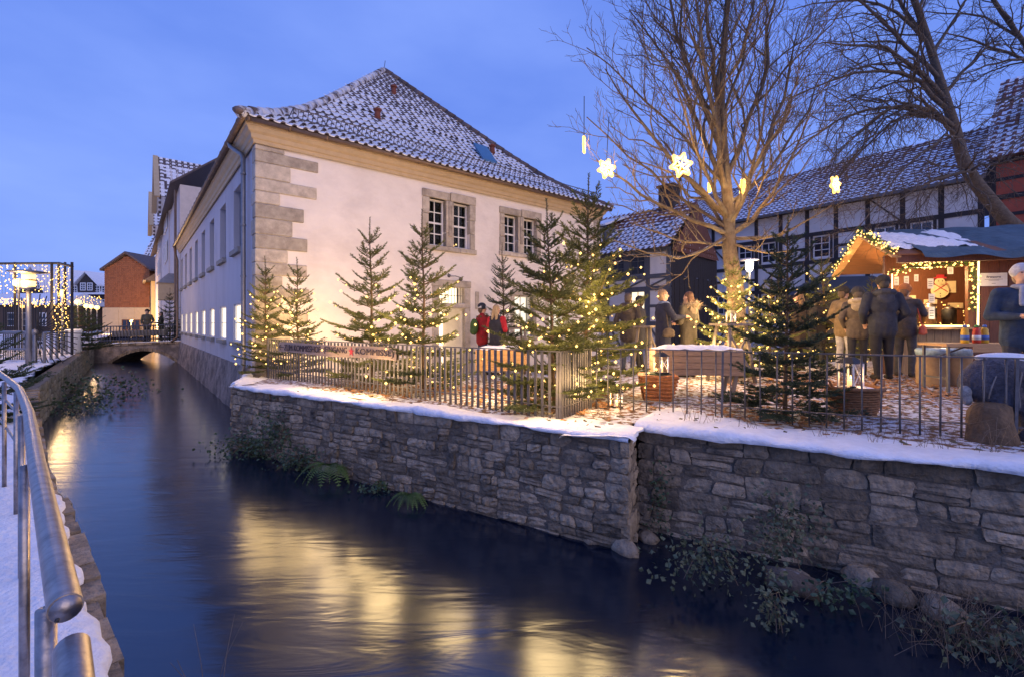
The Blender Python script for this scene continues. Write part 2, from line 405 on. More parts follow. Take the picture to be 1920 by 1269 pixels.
tag(MB().add([(-5, 9.6, -.42), (-5 - .64 * 140, 9.6 + .768 * 140, -.42), (-60, 600, -.42), (700, 600, -.42), (700, -200, -.42), (14.4, -1.3, -.42), (6.3, 2.3, -.42), (1.2, 4.7, -.42), (-4.4, 7.6, -.42)],
             [tuple(range(9))]).build('land', MULCH), kind='structure')
def lz(x, y): return -.46 + .40 * sstep(4.5, 11, y) + .010 * math.sin(x * 5 + y * 3) + .012 * math.sin(x * 2.3 - y * 4.1) + .006 * math.sin(x * 13 + 1) * math.sin(y * 11)
lpoly = [(x - .16, y - .10) for x, y in BANK[:7]] + [(-21.6, 23.1), (-40, 23.1), (-40, -3), (0, -3)]
sheet('pavement', lpoly, lz, .12, SNOW, (-14, 0, -1, 14))
tag(MB().add([(-13.6, 13.8, -.09), (-90.5, 105.9, -.09), (-700, 600, -.09), (-700, -200, -.09), (-14, -1, -.09)], [tuple(range(5))]).build('plaza', SNOWF), kind='structure')

def water_mat():
    m = bpy.data.materials.new('canal_water'); m.use_nodes = True; n = m.node_tree.nodes; l = m.node_tree.links.new
    b = n['Principled BSDF']; b.inputs['Base Color'].default_value = (.003, .008, .022, 1); b.inputs['Roughness'].default_value = .13  # bluish base and specular tint paint in blue of the reflected sky
    b.inputs['IOR'].default_value = 2.0; b.inputs['Specular Tint'].default_value = (.72, .86, 1, 1); b.inputs['Specular IOR Level'].default_value = .5
    t = n.new('ShaderNodeTexCoord'); mp_ = n.new('ShaderNodeMapping'); mp_.inputs['Rotation'].default_value = (0, 0, R(-50)); mp_.inputs['Scale'].default_value = (.35, 1.6, 1)
    l(t.outputs['Object'], mp_.inputs['Vector'])
    n1 = n.new('ShaderNodeTexNoise'); n1.inputs['Scale'].default_value = 2.2; n1.inputs['Detail'].default_value = 3; n1.inputs['Distortion'].default_value = 1.2
    n2 = n.new('ShaderNodeTexNoise'); n2.inputs['Scale'].default_value = 16; n2.inputs['Detail'].default_value = 2
    l(mp_.outputs['Vector'], n1.inputs['Vector']); l(mp_.outputs['Vector'], n2.inputs['Vector'])
    b1 = n.new('ShaderNodeBump'); b1.inputs['Distance'].default_value = .0045; b2 = n.new('ShaderNodeBump'); b2.inputs['Distance'].default_value = .0006
    l(n1.outputs['Fac'], b1.inputs['Height']); l(n2.outputs['Fac'], b2.inputs['Height']); l(b1.outputs['Normal'], b2.inputs['Normal']); l(b2.outputs['Normal'], b.inputs['Normal'])
    mr = n.new('ShaderNodeMapRange'); l(n1.outputs['Fac'], mr.inputs['Value']); mr.inputs['To Min'].default_value = .11; mr.inputs['To Max'].default_value = .24
    l(mr.outputs['Result'], b.inputs['Roughness'])
    return m
tag(MB().add([(20, -6, WATER), (20, 4, WATER), (-4, 12, WATER), (-85, 112, WATER), (-95, 104, WATER), (-8, 6, WATER), (2, -6, WATER)], [tuple(range(7))]).build('water', water_mat()), kind='structure')

# ---- terrace retaining wall
tw = empty('terrace_wall', (0, 0, 0), 0, 'rough grey stone retaining wall with snow on top, holding the market terrace above the canal', 'wall')
stone_wall(tw, A0, AW, WATER - .12, .02, .085, .17, .17, .46, rng, STONE, .03, ztop=-.02, prot=.03)
stone_wall(tw, AW, BS, WATER - .12, -.02, .09, .2, .2, .4, rng, STONE, .02)
stone_wall(tw, RET, A0, WATER - .12, -.02, .09, .2, .2, .4, rng, STONE, .02)
stone_wall(tw, BPTS[0], BPTS[3], WATER - .12, -.01, .10, .2, .24, .56, rng, STONE, .05, prot=.03)
MB().hexa([(3.62, 3.1, -1.2), (6.2, 2.05, -1.2), (6.3, 2.3, -1.2), (3.72, 3.35, -1.2), (3.62, 3.1, -.13), (6.2, 2.05, -.13), (6.3, 2.3, -.13), (3.72, 3.35, -.13)]).build('concrete_block', CONC, tw)
for k in range(9):                                       # coping over the block
    t0, t1 = k / 9 * 2.6, (k + .96) / 9 * 2.6; q = Vector((3.6, 3.1, 0)); e = Vector((.926, -.377, 0)); nn = Vector((.377, .926, 0))
    a, b = q + e * t0, q + e * t1
    MB().hexa([a - nn * .03 + Vector((0, 0, -.128)), b - nn * .03 + Vector((0, 0, -.128)), b + nn * .25 + Vector((0, 0, -.128)), a + nn * .25 + Vector((0, 0, -.128)),
               a - nn * .03, b - nn * .03, b + nn * .25, a + nn * .25]).build('stone', STONE, tw)
# boulders at the foot of the wall
for u, v, s in ((1120, 1010, .20), (1060, 985, .13), (1000, 960, .12), (1175, 1040, .13), (960, 935, .1), (1500, 1110, .17), (1690, 1130, .16), (1630, 1100, .15), (880, 905, .1), (780, 880, .09), (1790, 1165, .15), (1220, 1020, .1)):
    y = F * (CZ - WATER) / (v - HV); x = X(u, y); mb = MB().ball((0, 0, 0), (s * rng.uniform(.9, 1.3), s * .8, s * .62), 0, 9, 6)
    mb.v = [(a + rng.uniform(-.1, .1) * s, b + rng.uniform(-.1, .1) * s, c + rng.uniform(-.1, .1) * s) for a, b, c in mb.v]
    o = mb.build('boulder', STONE, tw, True); o.location = (x, y + .08, WATER + .02); o.rotation_euler = (0, 0, rng.uniform(0, 6))

# ---- snow lying on the wall head
def snow_strip(path, wi, over, th, seed, name='snow'):
    rr = random.Random(seed); pts = []
    for (a, b), (c, d) in zip(path, path[1:]):
        n = max(2, int(math.hypot(c - a, d - b) / .07)); pts += [Vector((a + (c - a) * i / n, b + (d - b) * i / n, 0)) for i in range(n)]
    pts.append(Vector((*path[-1], 0))); mb = MB(); k = len(pts); ph = [rr.uniform(0, 6) for _ in range(6)]
    prof = [(-over, -.5), (-over - .012, .1), (-over + .02, .75), (.04, 1.), (.14, .95), (.26, .8), (.42, .62), (.7, .45), (1., .12), (1.04, -.6)]
    ds = 0
    for i, p in enumerate(pts):
        a = pts[max(0, i - 3)]; b = pts[min(k - 1, i + 3)]; t = (b - a).normalized(); n = Vector((-t.y, t.x, 0))
        if i: ds += (p - pts[i - 1]).length
        w = wi * (1 + .25 * math.sin(ds * 1.3 + ph[0]) + .18 * math.sin(ds * 3.7 + ph[1])); ov = .022 * math.sin(ds * 5 + ph[2]) + .016 * math.sin(ds * 13 + ph[3]) + .012 * math.sin(ds * 29 + ph[1])
        tz = th * (1 + .35 * math.sin(ds * 2.2 + ph[4]) + .22 * math.sin(ds * 7 + ph[5]) + .15 * math.sin(ds * 19))
        for (o, z) in prof:
            q = p + n * (o * (w if o > 0 else 1) + (ov if o < .05 else 0) + rr.uniform(-.004, .004))
            mb.v.append((q.x, q.y, (gz(q.x, q.y) if o > .3 else .0) + z * tz + rr.uniform(-.006, .006) * (o > -.02)))
    m = len(prof)
    for i in range(k - 1):
        for j in range(m - 1): mb.f.append([i * m + j, (i + 1) * m + j, (i + 1) * m + j + 1, i * m + j + 1]); mb.m.append(0)
    return tag(mb.build(name, SNOW, None, True), kind='stuff')
snow_strip([RET, A0], .3, .02, .035, 1); snow_strip([(-4.56, 7.37), (-1.7, 5.63), AW], .5, .03, .036, 2)
snow_strip([(1.02, 3.95), BS], .5, .03, .038, 3); snow_strip([(1.2, 4.47), *BPTS[1:4], (6.2, 2.08), (8, 1.3)], .9, .03, .042, 4)

# ---- far bank wall, kerb and bridge
bw = empty('canal_bank_wall', (0, 0, 0), 0, 'pale mossy stone canal wall on the street side running to the arched bridge', 'wall')
stone_wall(bw, (-8.9, 8.5), (-21.4, 23.3), WATER - .1, -.2, .14, .26, .22, .5, rng, mat('bank_stone', (.27, .25, .19), .9, .3, 6, .02, 20, c2=(.12, .13, .09), c2t=(.5, .65), orand=.2), ztop=-.03, prot=.02)
kb = empty('kerb', (0, 0, 0)); kb['kind'] = 'structure'
for (a, b), (c, d) in zip(BANK[:6], BANK[1:7]):
    n = max(1, int(math.hypot(c - a, d - b) / .22))
    for i in range(n):
        t0, t1 = i / n, (i + .93) / n; p = Vector((a + (c - a) * t0, b + (d - b) * t0, 0)); q = Vector((a + (c - a) * t1, b + (d - b) * t1, 0)); t = (q - p).normalized(); nn = Vector((-t.y, t.x, 0))
        j = rng.uniform(-.02, .02); zt = lz(p.x, p.y) - .035 + rng.uniform(-.012, .012)
        mb = MB().hexa([p - nn * (.02 + j) + Vector((0, 0, -1.2)), q - nn * (.015 + j) + Vector((0, 0, -1.2)), q + nn * .2 + Vector((0, 0, -1.2)), p + nn * .2 + Vector((0, 0, -1.2)),
                        p - nn * (.02 + j) + Vector((0, 0, zt)), q - nn * (.015 + j) + Vector((0, 0, zt)), q + nn * .2 + Vector((0, 0, zt)), p + nn * .2 + Vector((0, 0, zt))])
        mb.build('stone', STONE, kb)
def edge_snow():                                           # snow pillow on the near pavement, broken along the kerb
    mb = MB(); pts = []
    for (a, b), (c, d) in zip(BANK[:5], BANK[1:6]):
        n = max(2, int(math.hypot(c - a, d - b) / .05)); pts += [Vector((a + (c - a) * i / n, b + (d - b) * i / n, 0)) for i in range(n)]
    ds = 0
    for i, p in enumerate(pts):
        t = (pts[min(i + 2, len(pts) - 1)] - pts[max(i - 2, 0)]).normalized(); nn = Vector((-t.y, t.x, 0)); nn = -nn if nn.x > 0 and nn.y > 0 else nn
        nn = Vector((-abs(t.y), -abs(t.x), 0)); ds += .05
        e = .045 + .02 * math.sin(ds * 2.3) + .012 * math.sin(ds * 7.7 + 1) + .01 * math.sin(ds * 21) + (.05 if math.sin(ds * 2.9) > .95 else 0)
        for o, z in ((e, -.04), (e + .005, .005), (e + .04, .028), (e + .12, .034), (.5, .03), (.75, -.03)):
            q = p + nn * o; mb.v.append((q.x, q.y, lz(q.x, q.y) + z + rng.uniform(-.002, .002)))
    for i in range(len(pts) - 1):
        for j in range(5): mb.f.append([i * 6 + j, (i + 1) * 6 + j, (i + 1) * 6 + j + 1, i * 6 + j + 1]); mb.m.append(0)
    tag(mb.build('snow', SNOW, None, True), kind='stuff')
edge_snow()

br = empty('arched_bridge', (-20.9, 23.1, 0), math.atan2(.7, 3.5), 'low arched stone footbridge crossing the canal beyond the white house', 'bridge')
def bridge():
    W = 3.75; n = 18; mb = MB(); arch = []
    for i in range(n + 1):
        t = i / n; x = .2 + (W - .25) * t; arch.append((x, -.40 - .85 * (2 * t - 1) ** 2))
    for y, nm in ((0, 0), (2.4, 1)):
        for i in range(n):
            (xa, za), (xb, zb) = arch[i], arch[i + 1]
            mb.add([(xa, y, za), (xb, y, zb), (xb, y, -.08 + .13 * xb / W), (xa, y, -.08 + .13 * xa / W)], [(0, 1, 2, 3)])
        mb.add([(-.6, y, -1.3), (.2, y, -1.3), (.2, y, -.08), (-.6, y, -.08)], [(0, 1, 2, 3)])
    for i in range(n):
        (xa, za), (xb, zb) = arch[i], arch[i + 1]; mb.add([(xa, 0, za), (xb, 0, zb), (xb, 2.4, zb), (xa, 2.4, za)], [(0, 1, 2, 3)])
    mb.add([(-.6, 0, -.08), (W, 0, .05), (W, 2.4, .05), (-.6, 2.4, -.08)], [(0, 1, 2, 3)]); mb.build('masonry', STONE2, br)
    for i in range(n):                                    # voussoirs
        (xa, za), (xb, zb) = arch[i], arch[i + 1]
        MB().hexa([(xa + .01, -.03, za), (xb - .01, -.03, zb), (xb - .01, .06, zb), (xa + .01, .06, za), (xa + .01, -.03, za + .16), (xb - .01, -.03, zb + .16), (xb - .01, .06, zb + .16), (xa + .01, .06, za + .16)]).build('stone', STONE, br)
    for k in range(12):
        xa, xb = -.5 + k * .355, -.5 + k * .355 + .335; za, zb = -.08 + .13 * xa / W, -.08 + .13 * xb / W
        MB().hexa([(xa, -.06, za - .07), (xb, -.06, zb - .07), (xb, .25, zb - .07), (xa, .25, za - .07), (xa, -.06, za + .05), (xb, -.06, zb + .05), (xb, .25, zb + .05), (xa, .25, za + .05)]).build('coping_stone', STONE, br)
    sn = MB()
    for k in range(30):
        xa, xb = -.5 + k * .142, -.5 + (k + 1) * .142; za, zb = -.03 + .13 * xa / W, -.03 + .13 * xb / W
        sn.hexa([(xa, -.05, za), (xb, -.05, zb), (xb, .2, zb), (xa, .2, za), (xa, -.03, za + .03), (xb, -.03, zb + .03), (xb, .18, zb + .03), (xa, .18, za + .03)])
    sn.build('snow_cap', SNOW, br)
    for y in (.12, 2.3):
        MB().tube([(-.5, y, .82), (W - .1, y, .95)], .03, 6).build('handrail', IRON, br); MB().tube([(-.5, y, .12), (W - .1, y, .25)], .02, 6).build('lower_rail', IRON, br)
        for k in range(31):
            x = -.45 + k * .137; MB().tube([(x, y, -.02), (x, y, .86 + .12 * x / W)], .014 if k % 6 else .032, 5).build('baluster', IRON, br)
bridge()
pl = empty('flower_trough', (-19.6, 23.2, .32), math.atan2(.7, 3.5), 'long grey ribbed planter trough hung on the bridge railing', 'planter')
MB().hexa([(-.6, -.12, 0), (1.75, -.12, .08), (1.75, .1, .08), (-.6, .1, 0), (-.65, -.18, .3), (1.8, -.18, .38), (1.8, .12, .38), (-.65, .12, .3)]).build('trough', ZINC, pl)
for k in range(16): MB().bar((-.55 + k * .15, -.16, .01 + k * .005), (-.57 + k * .15, -.2, .31 + k * .005), .05, .03).build('rib', ZINC, pl)

# ================================================================== the white house
RZ = math.atan2(.64, .768)
wh = empty('white_house', CORNER, RZ, 'white plastered house with snowy hipped tile roof at the canal corner', 'house')
FL, SL, EZ = 10.8, 19.0, 5.02
UX, UY, NX, NY = Vector((1, 0, 0)), Vector((0, 1, 0)), Vector((-1, 0, 0)), Vector((0, -1, 0))
WINF = [(3.78, 5.41, 2.92, 4.48), (6.30, 7.93, 3.0, 4.43)]
fh = []
for a, b, c, d in WINF:
    m_ = (a + b) / 2; fh += [(a + .17, m_ - .12, c + .13, d - .2), (m_ + .12, b - .17, c + .13, d - .2)]
DOOR = (4.25, 5.07, -.5, 1.42); TRANS = (4.27, 5.05, 1.55, 1.98); GW = (6.86, 7.6, .62, 1.85); GW2 = (8.3, 9.05, .62, 1.85)
fh += [DOOR, TRANS, GW, GW2]
wall_holes(MB(), (0, 0, 0), UX, NY, FL, -.6, EZ, fh, .28).build('front_wall', PLASTER, wh)
SW = [2.17 + 2.3 * i for i in range(8)]
sh = []
for s in SW: sh += [(s - .55, s + .55, .58, 1.48), (s - .52, s + .52, 2.78, 4.28)]
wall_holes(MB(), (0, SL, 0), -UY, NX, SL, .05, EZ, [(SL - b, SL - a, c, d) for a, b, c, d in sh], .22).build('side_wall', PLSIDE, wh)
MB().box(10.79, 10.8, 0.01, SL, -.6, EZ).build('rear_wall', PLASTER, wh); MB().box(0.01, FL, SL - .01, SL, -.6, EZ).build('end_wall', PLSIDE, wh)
mb = MB(); nseg = 24
for i in range(nseg):                                     # battered rubble plinth down to the water
    for j in range(4):
        def pp(i, j):
            zz = -1.2 + 1.25 * j / 4; return (-.05 - .035 * (4 - j) + .03 * math.sin(i * 2.3 + j * 1.7) * (j < 4), SL * i / nseg, zz)
        mb.add([pp(i, j), pp(i + 1, j), pp(i + 1, j + 1), pp(i, j + 1)], [(0, 1, 2, 3)])
    mb.add([(-.05, SL * i / nseg, .05), (-.05, SL * (i + 1) / nseg, .05), (.05, SL * (i + 1) / nseg, .05), (.05, SL * i / nseg, .05)], [(0, 1, 2, 3)])
mb.add([(-.2, 0, -1.2), (-.05, 0, .05), (.3, 0, .05), (.3, 0, -1.2)], [(0, 1, 2, 3)]); mb.build('plinth', STONE2, wh, True)
# quoins
r2 = random.Random(11); z = -.3; k = 0
while z < 4.64:
    h = min(r2.uniform(.22, .33), 4.66 - z)
    if 4.66 - z - h < .1: h = 4.66 - z
    lx = (r2.uniform(.75, 1.25) if k % 2 else r2.uniform(.42, .68)) * (1.0 if z > 1.5 else .8); ly = r2.uniform(.22, .34) if k % 2 else r2.uniform(.3, .42)
    mb = MB().box(-.028, lx, -.028, ly, z + .006, z + h - .006); me = mb.mesh('quoin', SAND)
    bm = bmesh.new(); bm.from_mesh(me); bmesh.ops.bevel(bm, geom=bm.edges[:], offset=.012, segments=1, affect='EDGES'); bm.to_mesh(me); bm.free()
    link('quoin', me, wh)
    if z > 1.2:
        lx2 = .3 if k % 2 else .6
        MB().box(FL - lx2, FL + .028, -.028, .3, z + .006, z + h - .006).build('quoin', SAND, wh)
    z += h; k += 1
# twin windows with stone surrounds
def stone_piece(parent, x0, x1, z0, z1, out=.05, back=-.12, name='surround_stone'):
    me = MB().box(x0, x1, -out, -back, z0, z1).mesh(name, SAND)
    bm = bmesh.new(); bm.from_mesh(me); bmesh.ops.bevel(bm, geom=bm.edges[:], offset=.014, segments=1, affect='EDGES'); bm.to_mesh(me); bm.free()
    return link(name, me, parent)
for a, b, c, d in WINF:
    m_ = (a + b) / 2
    tw_ = empty('twin_window'); tw_.parent = wh
    stone_piece(tw_, a - .02, m_ - .01, d - .2, d, .05); stone_piece(tw_, m_ + .01, b + .02, d - .2, d + .03, .055)
    for x0, x1 in ((a, a + .17), (b - .17, b)):
        zz = c + .13
        for hh in (.42, .38, .43):
            z1 = min(zz + hh, d - .2); stone_piece(tw_, x0 + r2.uniform(-.02, .01), x1 + r2.uniform(-.01, .02), zz + .004, z1 - .004, .045); zz = z1
    stone_piece(tw_, m_ - .12, m_ + .12, c + .13, c + .5, .03, -.2); stone_piece(tw_, m_ - .12, m_ + .12, c + .504, d - .2, .03, -.2)
    stone_piece(tw_, m_ - .055, m_ + .055, c + .4, d - .21, .06, 0)
    stone_piece(tw_, a - .03, m_ + .3, c, c + .128, .07); stone_piece(tw_, m_ + .306, b + .04, c, c + .128, .065)
    for u0, u1 in ((a + .17, m_ - .12), (m_ + .12, b - .17)):
        window(wh, (0, 0, 0), UX, NY, u0, u1, c + .13, d - .2, 2, 4, WHITE, GLASS, .045, .024, .14)
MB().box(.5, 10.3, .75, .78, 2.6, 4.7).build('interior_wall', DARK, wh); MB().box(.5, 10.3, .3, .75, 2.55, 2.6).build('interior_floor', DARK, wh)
for x, z, s in ((4.07, 3.98, .05), (4.1, 3.9, .035), (4.03, 3.85, .03), (4.85, 3.22, .03), (5.02, 3.2, .04), (5.12, 3.24, .025)):
    MB().ball((x, .5, z), s, 0, 6, 4).build('lamp_bulb', FLAME, wh)
# door, transom grille, ground-floor windows
ds_ = empty('doorway'); ds_.parent = wh
stone_piece(ds_, 4.06, 4.25, -.5, 1.42, .04); stone_piece(ds_, 5.07, 5.25, -.5, 1.42, .04); stone_piece(ds_, 4.06, 5.25, 1.42, 1.55, .045)
stone_piece(ds_, 4.06, 4.27, 1.553, 1.98, .04); stone_piece(ds_, 5.05, 5.25, 1.553, 1.98, .04); stone_piece(ds_, 4.04, 5.27, 1.983, 2.17, .045)
for k in range(8): MB().tube([(4.32 + k * .097, .1, 1.55), (4.32 + k * .097, .1, 1.98)], .009, 5).build('grille_bar', IRON, ds_)
MB().tube([(4.27, .1, 1.76), (5.05, .1, 1.76)], .008, 5).build('grille_bar', IRON, ds_)
MB().box(4.2, 5.1, .45, .47, 1.5, 2.0).build('lit_room', LITROOM, wh)['label'] = 'brightly lit room behind the transom'
MB().box(4.2, 5.15, 1.2, 1.22, -.5, 1.45).build('lit_room', LITROOM, wh)
MB().box(4.2, 4.22, .28, 1.2, -.5, 1.45).build('passage_wall', PLASTER, wh); MB().box(5.1, 5.12, .28, 1.2, -.5, 1.45).build('passage_wall', PLASTER, wh)
for k, (x, z, c_) in enumerate(((4.75, .95, (.5, .05, .05)), (4.9, .6, (.05, .1, .4)), (4.72, .45, (.6, .5, .3)), (4.95, 1.1, (.4, .35, .3)))):
    MB().box(x - .07, x + .07, 1.17, 1.195, z - .1, z + .1).build('poster', mat('poster_%d' % k, c_, .7), wh)
for a, b, c, d in (GW, GW2):
    stone_piece(wh, a - .15, a, c, d, .03); stone_piece(wh, b, b + .15, c, d, .03); stone_piece(wh, a - .17, b + .17, d, d + .16, .035); stone_piece(wh, a - .17, b + .17, c - .14, c, .06)
    window(wh, (0, 0, 0), UX, NY, a, b, c, d, 2, 3, WHITE, GLASS, .04, .02, .14); MB().box(a, b, .32, .34, c, d).build('lit_blind', LITROOM, wh)
stone_piece(wh, 5.42, 5.55, 1.42, 1.9, .03, 0, 'stone_plaque')
wl = MB().ball((4.5, -.12, 2.27), .05).ball((4.86, -.14, 2.2), .055).tube([(4.5, -.1, 2.26), (4.68, -.16, 2.27), (4.86, -.14, 2.24)], .012, 6).build('wall_lamp', IRON, wh, True)
# side windows: blank upper recesses, lit lower ones
for i, s in enumerate(SW):
    MB().box(.13, .16, s - .53, s + .53, 2.76, 4.3).build('shutter', mat('grey_panel_%d' % i, (.13, .125, .14), .8, .06, 2), wh)
    MB().box(-.09, .06, s - .6, s + .6, 2.66, 2.775).build('sill', ZINC if False else CONC, wh)
    window(wh, (0, SL, 0), -UY, NX, SL - s - .55, SL - s + .55, .58, 1.48, 1, 2, WHITE, None, .04, .02, .03)
    MB().box(.075, .09, s - .54, s + .54, .585, 1.475).build('lit_blind', LITWIN, wh)
    MB().box(-.09, .06, s - .62, s + .62, .47, .578).build('sill', CONC, wh)
# cornice, gutters, downpipes
prof = [(0, 4.66), (.03, 4.66), (.045, 4.73), (.075, 4.75), (.09, 4.83), (.14, 4.87), (.17, 4.95), (.20, 4.96), (.20, 5.01), (0, 5.01)]
mb = MB(); n = len(prof)
for o, z_ in prof: mb.v += [(FL + o, -o - .03, z_), (-o - .03, -o - .03, z_), (-o - .03, SL + .1, z_)]
for i in range(n - 1):
    for j in range(2): mb.f.append([i * 3 + j, i * 3 + j + 1, (i + 1) * 3 + j + 1, (i + 1) * 3 + j]); mb.m.append(0)
mb.build('cornice', CORN, wh)
MB().tube([(FL + .3, -.29, 5.02), (-.29, -.29, 5.04)], .06, 8).build('gutter', COPPER, wh, True); MB().tube([(-.29, -.34, 5.04), (-.29, SL + .2, 5.01)], .065, 8).build('gutter', COPPER, wh, True)
for k in range(16): MB().tube([(-.2 + .74 * k, -.29, 5.03), (-.17 + .74 * k, -.29, 5.03)], .067, 8).build('gutter_joint', COPPER, wh)
for k in range(26): MB().tube([(-.29, k * .74, 5.035), (-.29, k * .74 + .03, 5.035)], .072, 10).build('gutter_joint', COPPER, wh)
dp = MB().tube([(-.29, 1.3, 5.0), (-.28, 1.22, 4.9), (-.12, .85, 4.66), (-.11, .75, 4.55), (-.11, .74, 2), (-.11, .74, .1), (-.16, .74, -.1), (-.2, .74, -.9)], .05, 8).build('downpipe', ZINC, wh, True)
for zz in (4.2, 3.1, 2, .9, -.05): MB().lathe([(.058, 0), (.058, .04)], (-.11 if zz > 0 else -.15, .74, zz), 10).build('pipe_clip', ZINC, dp)
MB().tube([(-.29, SL - .3, 5.0), (-.22, SL + .05, 4.6), (-.14, SL + .1, 4.3), (-.14, SL + .1, .3), (-.4, SL + .05, .05)], .055, 8).build('downpipe', COPPER, wh, True)
# ---- roof: bell-cast hip end, tiles one by one
RUN = [(0, 5.06), (.9, 5.58), (1.8, 6.25), (2.7, 7.06), (6.3, 10.6)]
def rz(r):
    for (a, b), (c, d) in zip(RUN, RUN[1:]):
        if r <= c + 1e-6: return b + (d - b) * (r - a) / (c - a)
    return 10.6
OV = .34; HW = (FL + 2 * OV) / 2; RT = 6.3
roof = empty('roof'); roof.parent = wh
mb = MB(); K = 24
for i in range(K):
    r0, r1 = RT * i / K, RT * (i + 1) / K; f0, f1 = HW * r0 / RT, HW * r1 / RT; z0, z1 = rz(r0) - .02, rz(r1) - .02
    mb.add([(-OV + f0, -OV + r0, z0), (FL + OV - f0, -OV + r0, z0), (FL + OV - f1, -OV + r1, z1), (-OV + f1, -OV + r1, z1)], [(0, 1, 2, 3)])
    mb.add([(-OV + f0, -OV + r0, z0), (-OV + f1, -OV + r1, z1), (-OV + f1, SL + OV, z1), (-OV + f0, SL + OV, z0)], [(0, 1, 2, 3)])
    mb.add([(FL + OV - f0, -OV + r0, z0), (FL + OV - f1, -OV + r1, z1), (FL + OV - f1, SL + OV, z1), (FL + OV - f0, SL + OV, z0)], [(0, 1, 2, 3)])
mb.build('roof_deck', TILE, roof)
TW_, TL = .215, .30
def tile_mesh(dark):
    """S-profile pantile, snow in the pan, the bare roll and lip showing; local x across, y up the slope, z out"""
    xs = [-.5, -.36, -.2, -.04, .08, .2, .32, .44, .5]; hs = [.5, .2, .02, .02, .2, .75, 1., .8, .5]; mb = MB()
    ny = 3; ys = [-.04, .0, .10 + .1 * dark, TL + .05]
    for j, y in enumerate(ys):
        for x, h in zip(xs, hs): mb.v.append((x * TW_, y, .032 * h + .030 - .035 * y / TL + (-.04 if j == 0 and False else 0)))
    nx = len(xs)
    for j in range(3):
        for i in range(nx - 1):
            roll = i >= 4
            dk = i in (5, 6) and j < 1
            if dark > .3: dk = i in (5, 6) and j < 2
            if dark > .75: dk = i in (4, 5, 6) and j < 2
            if dark > .95: dk = i >= 3 and j < 2
            mb.f.append([j * nx + i, j * nx + i + 1, (j + 1) * nx + i + 1, (j + 1) * nx + i]); mb.m.append(1 if dk else 0)
    b = len(mb.v)
    for x, h in zip(xs, hs): mb.v.append((x * TW_, -.036, .032 * h + .008))
    for i in range(nx - 1): mb.f.append([i, b + i, b + i + 1, i + 1]); mb.m.append(1 if (i >= 4 or dark > .7) else 0)
    me = bpy.data.meshes.new('roof_tile'); me.from_pydata(mb.v, [], mb.f); me.materials.append(SNOW); me.materials.append(TILE)
    me.polygons.foreach_set('material_index', mb.m); me.polygons.foreach_set('use_smooth', [True] * len(me.polygons)); return me, mb
TM = [tile_mesh(d) for d in (.1, .5, .8, 1.)]
cum = [0.]
for (a, b), (c, d) in zip(RUN, RUN[1:]): cum.append(cum[-1] + math.hypot(c - a, d - b))
def at_len(s):
    for i in range(len(RUN) - 1):
        if s <= cum[i + 1]:
            t = (s - cum[i]) / (cum[i + 1] - cum[i]); a, b = RUN[i], RUN[i + 1]; th = math.atan2(b[1] - a[1], b[0] - a[0])
            return a[0] + (b[0] - a[0]) * t, a[1] + (b[1] - a[1]) * t, th
tiles = []; row = 0; s = .0
while s < cum[-1] - .15:
    r, z, th = at_len(s); f = HW * r / RT; x0, x1 = -OV + f, FL + OV - f; n = int((x1 - x0) / TW_)
    for i in range(n + 1):
        x = FL / 2 + (i - n / 2) * TW_
        if x0 - .02 < x < x1 + .02:
            dk = r / RT * 1.0 + r2.uniform(-.28, .28) + (x / FL - .4) * .25 * (r / RT)
            tiles.append((x, -OV + r, z, th, 0 if dk < .32 else 1 if dk < .55 else 2 if dk < .85 else 3))
    s += TL; row += 1
rest = [MB(), MB()]
for k, (x, y, z, th, v) in enumerate(tiles):
    if k < 300:
        o = link('roof_tile', TM[v][0], roof); o.location = (x, y, z); o.rotation_euler = (th, 0, 0)
    else:
        c_, s_ = math.cos(th), math.sin(th); src = TM[v][1]; b = len(rest[0].v)
        for (a, bb, c) in src.v: rest[0].v.append((x + a, y + bb * c_ - c * s_, z + bb * s_ + c * c_))
        for f_, m_ in zip(src.f, src.m): rest[0].f.append([q + b for q in f_]); rest[0].m.append(m_)
me = bpy.data.meshes.new('roof_tiles'); me.from_pydata(rest[0].v, [], rest[0].f); me.materials.append(SNOW); me.materials.append(TILE)
me.polygons.foreach_set('material_index', rest[0].m); me.polygons.foreach_set('use_smooth', [True] * len(me.polygons)); link('upper_tiles', me, roof)['kind'] = 'stuff'
for sgn in (0, 1):                                        # hip caps
    for k in range(28):
        r0, r1 = RT * k / 28, RT * (k + 1.12) / 28
        def hp(r): return Vector((-OV + HW * r / RT if sgn == 0 else FL + OV - HW * r / RT, -OV + r, rz(min(r, RT)) + .03))
        MB().tube([hp(r0), hp(min(RT, r1))], [.12, .10], 8).build('hip_tile', mat('hip_snow', (.6, .62, .68), .7, .1, 8, c2=(.1, .07, .06), c2t=(.5, .6)) if (k == 0 and sgn == 0) else bpy.data.materials['hip_snow'] if sgn == 0 else TILE, roof, True)
MB().ball((-.38, -.37, 5.1), (.10, .10, .07)).build('hip_tile', TILE, roof, True)
sg = MB(); 
def rp_(x, r, o=0):
    return Vector((x, -OV + r - o * .5, rz(r) + o * .87))
for h in (.12, .30): sg.tube([rp_(.7, .45, h), rp_(10.6, .45, h)], .014, 5)
for k in range(100): sg.tube([rp_(.7 + k * .1, .45, .12), rp_(.7 + k * .1, .45, .30)], .008, 4)
for k in range(14): sg.tube([rp_(.7 + k * .75, .45, .32), rp_(.7 + k * .75, .75, .03)], .012, 4)
sg.build('snow_guard', IRON, roof)
VT = mat('vent_clay', (.20, .06, .035), .8)
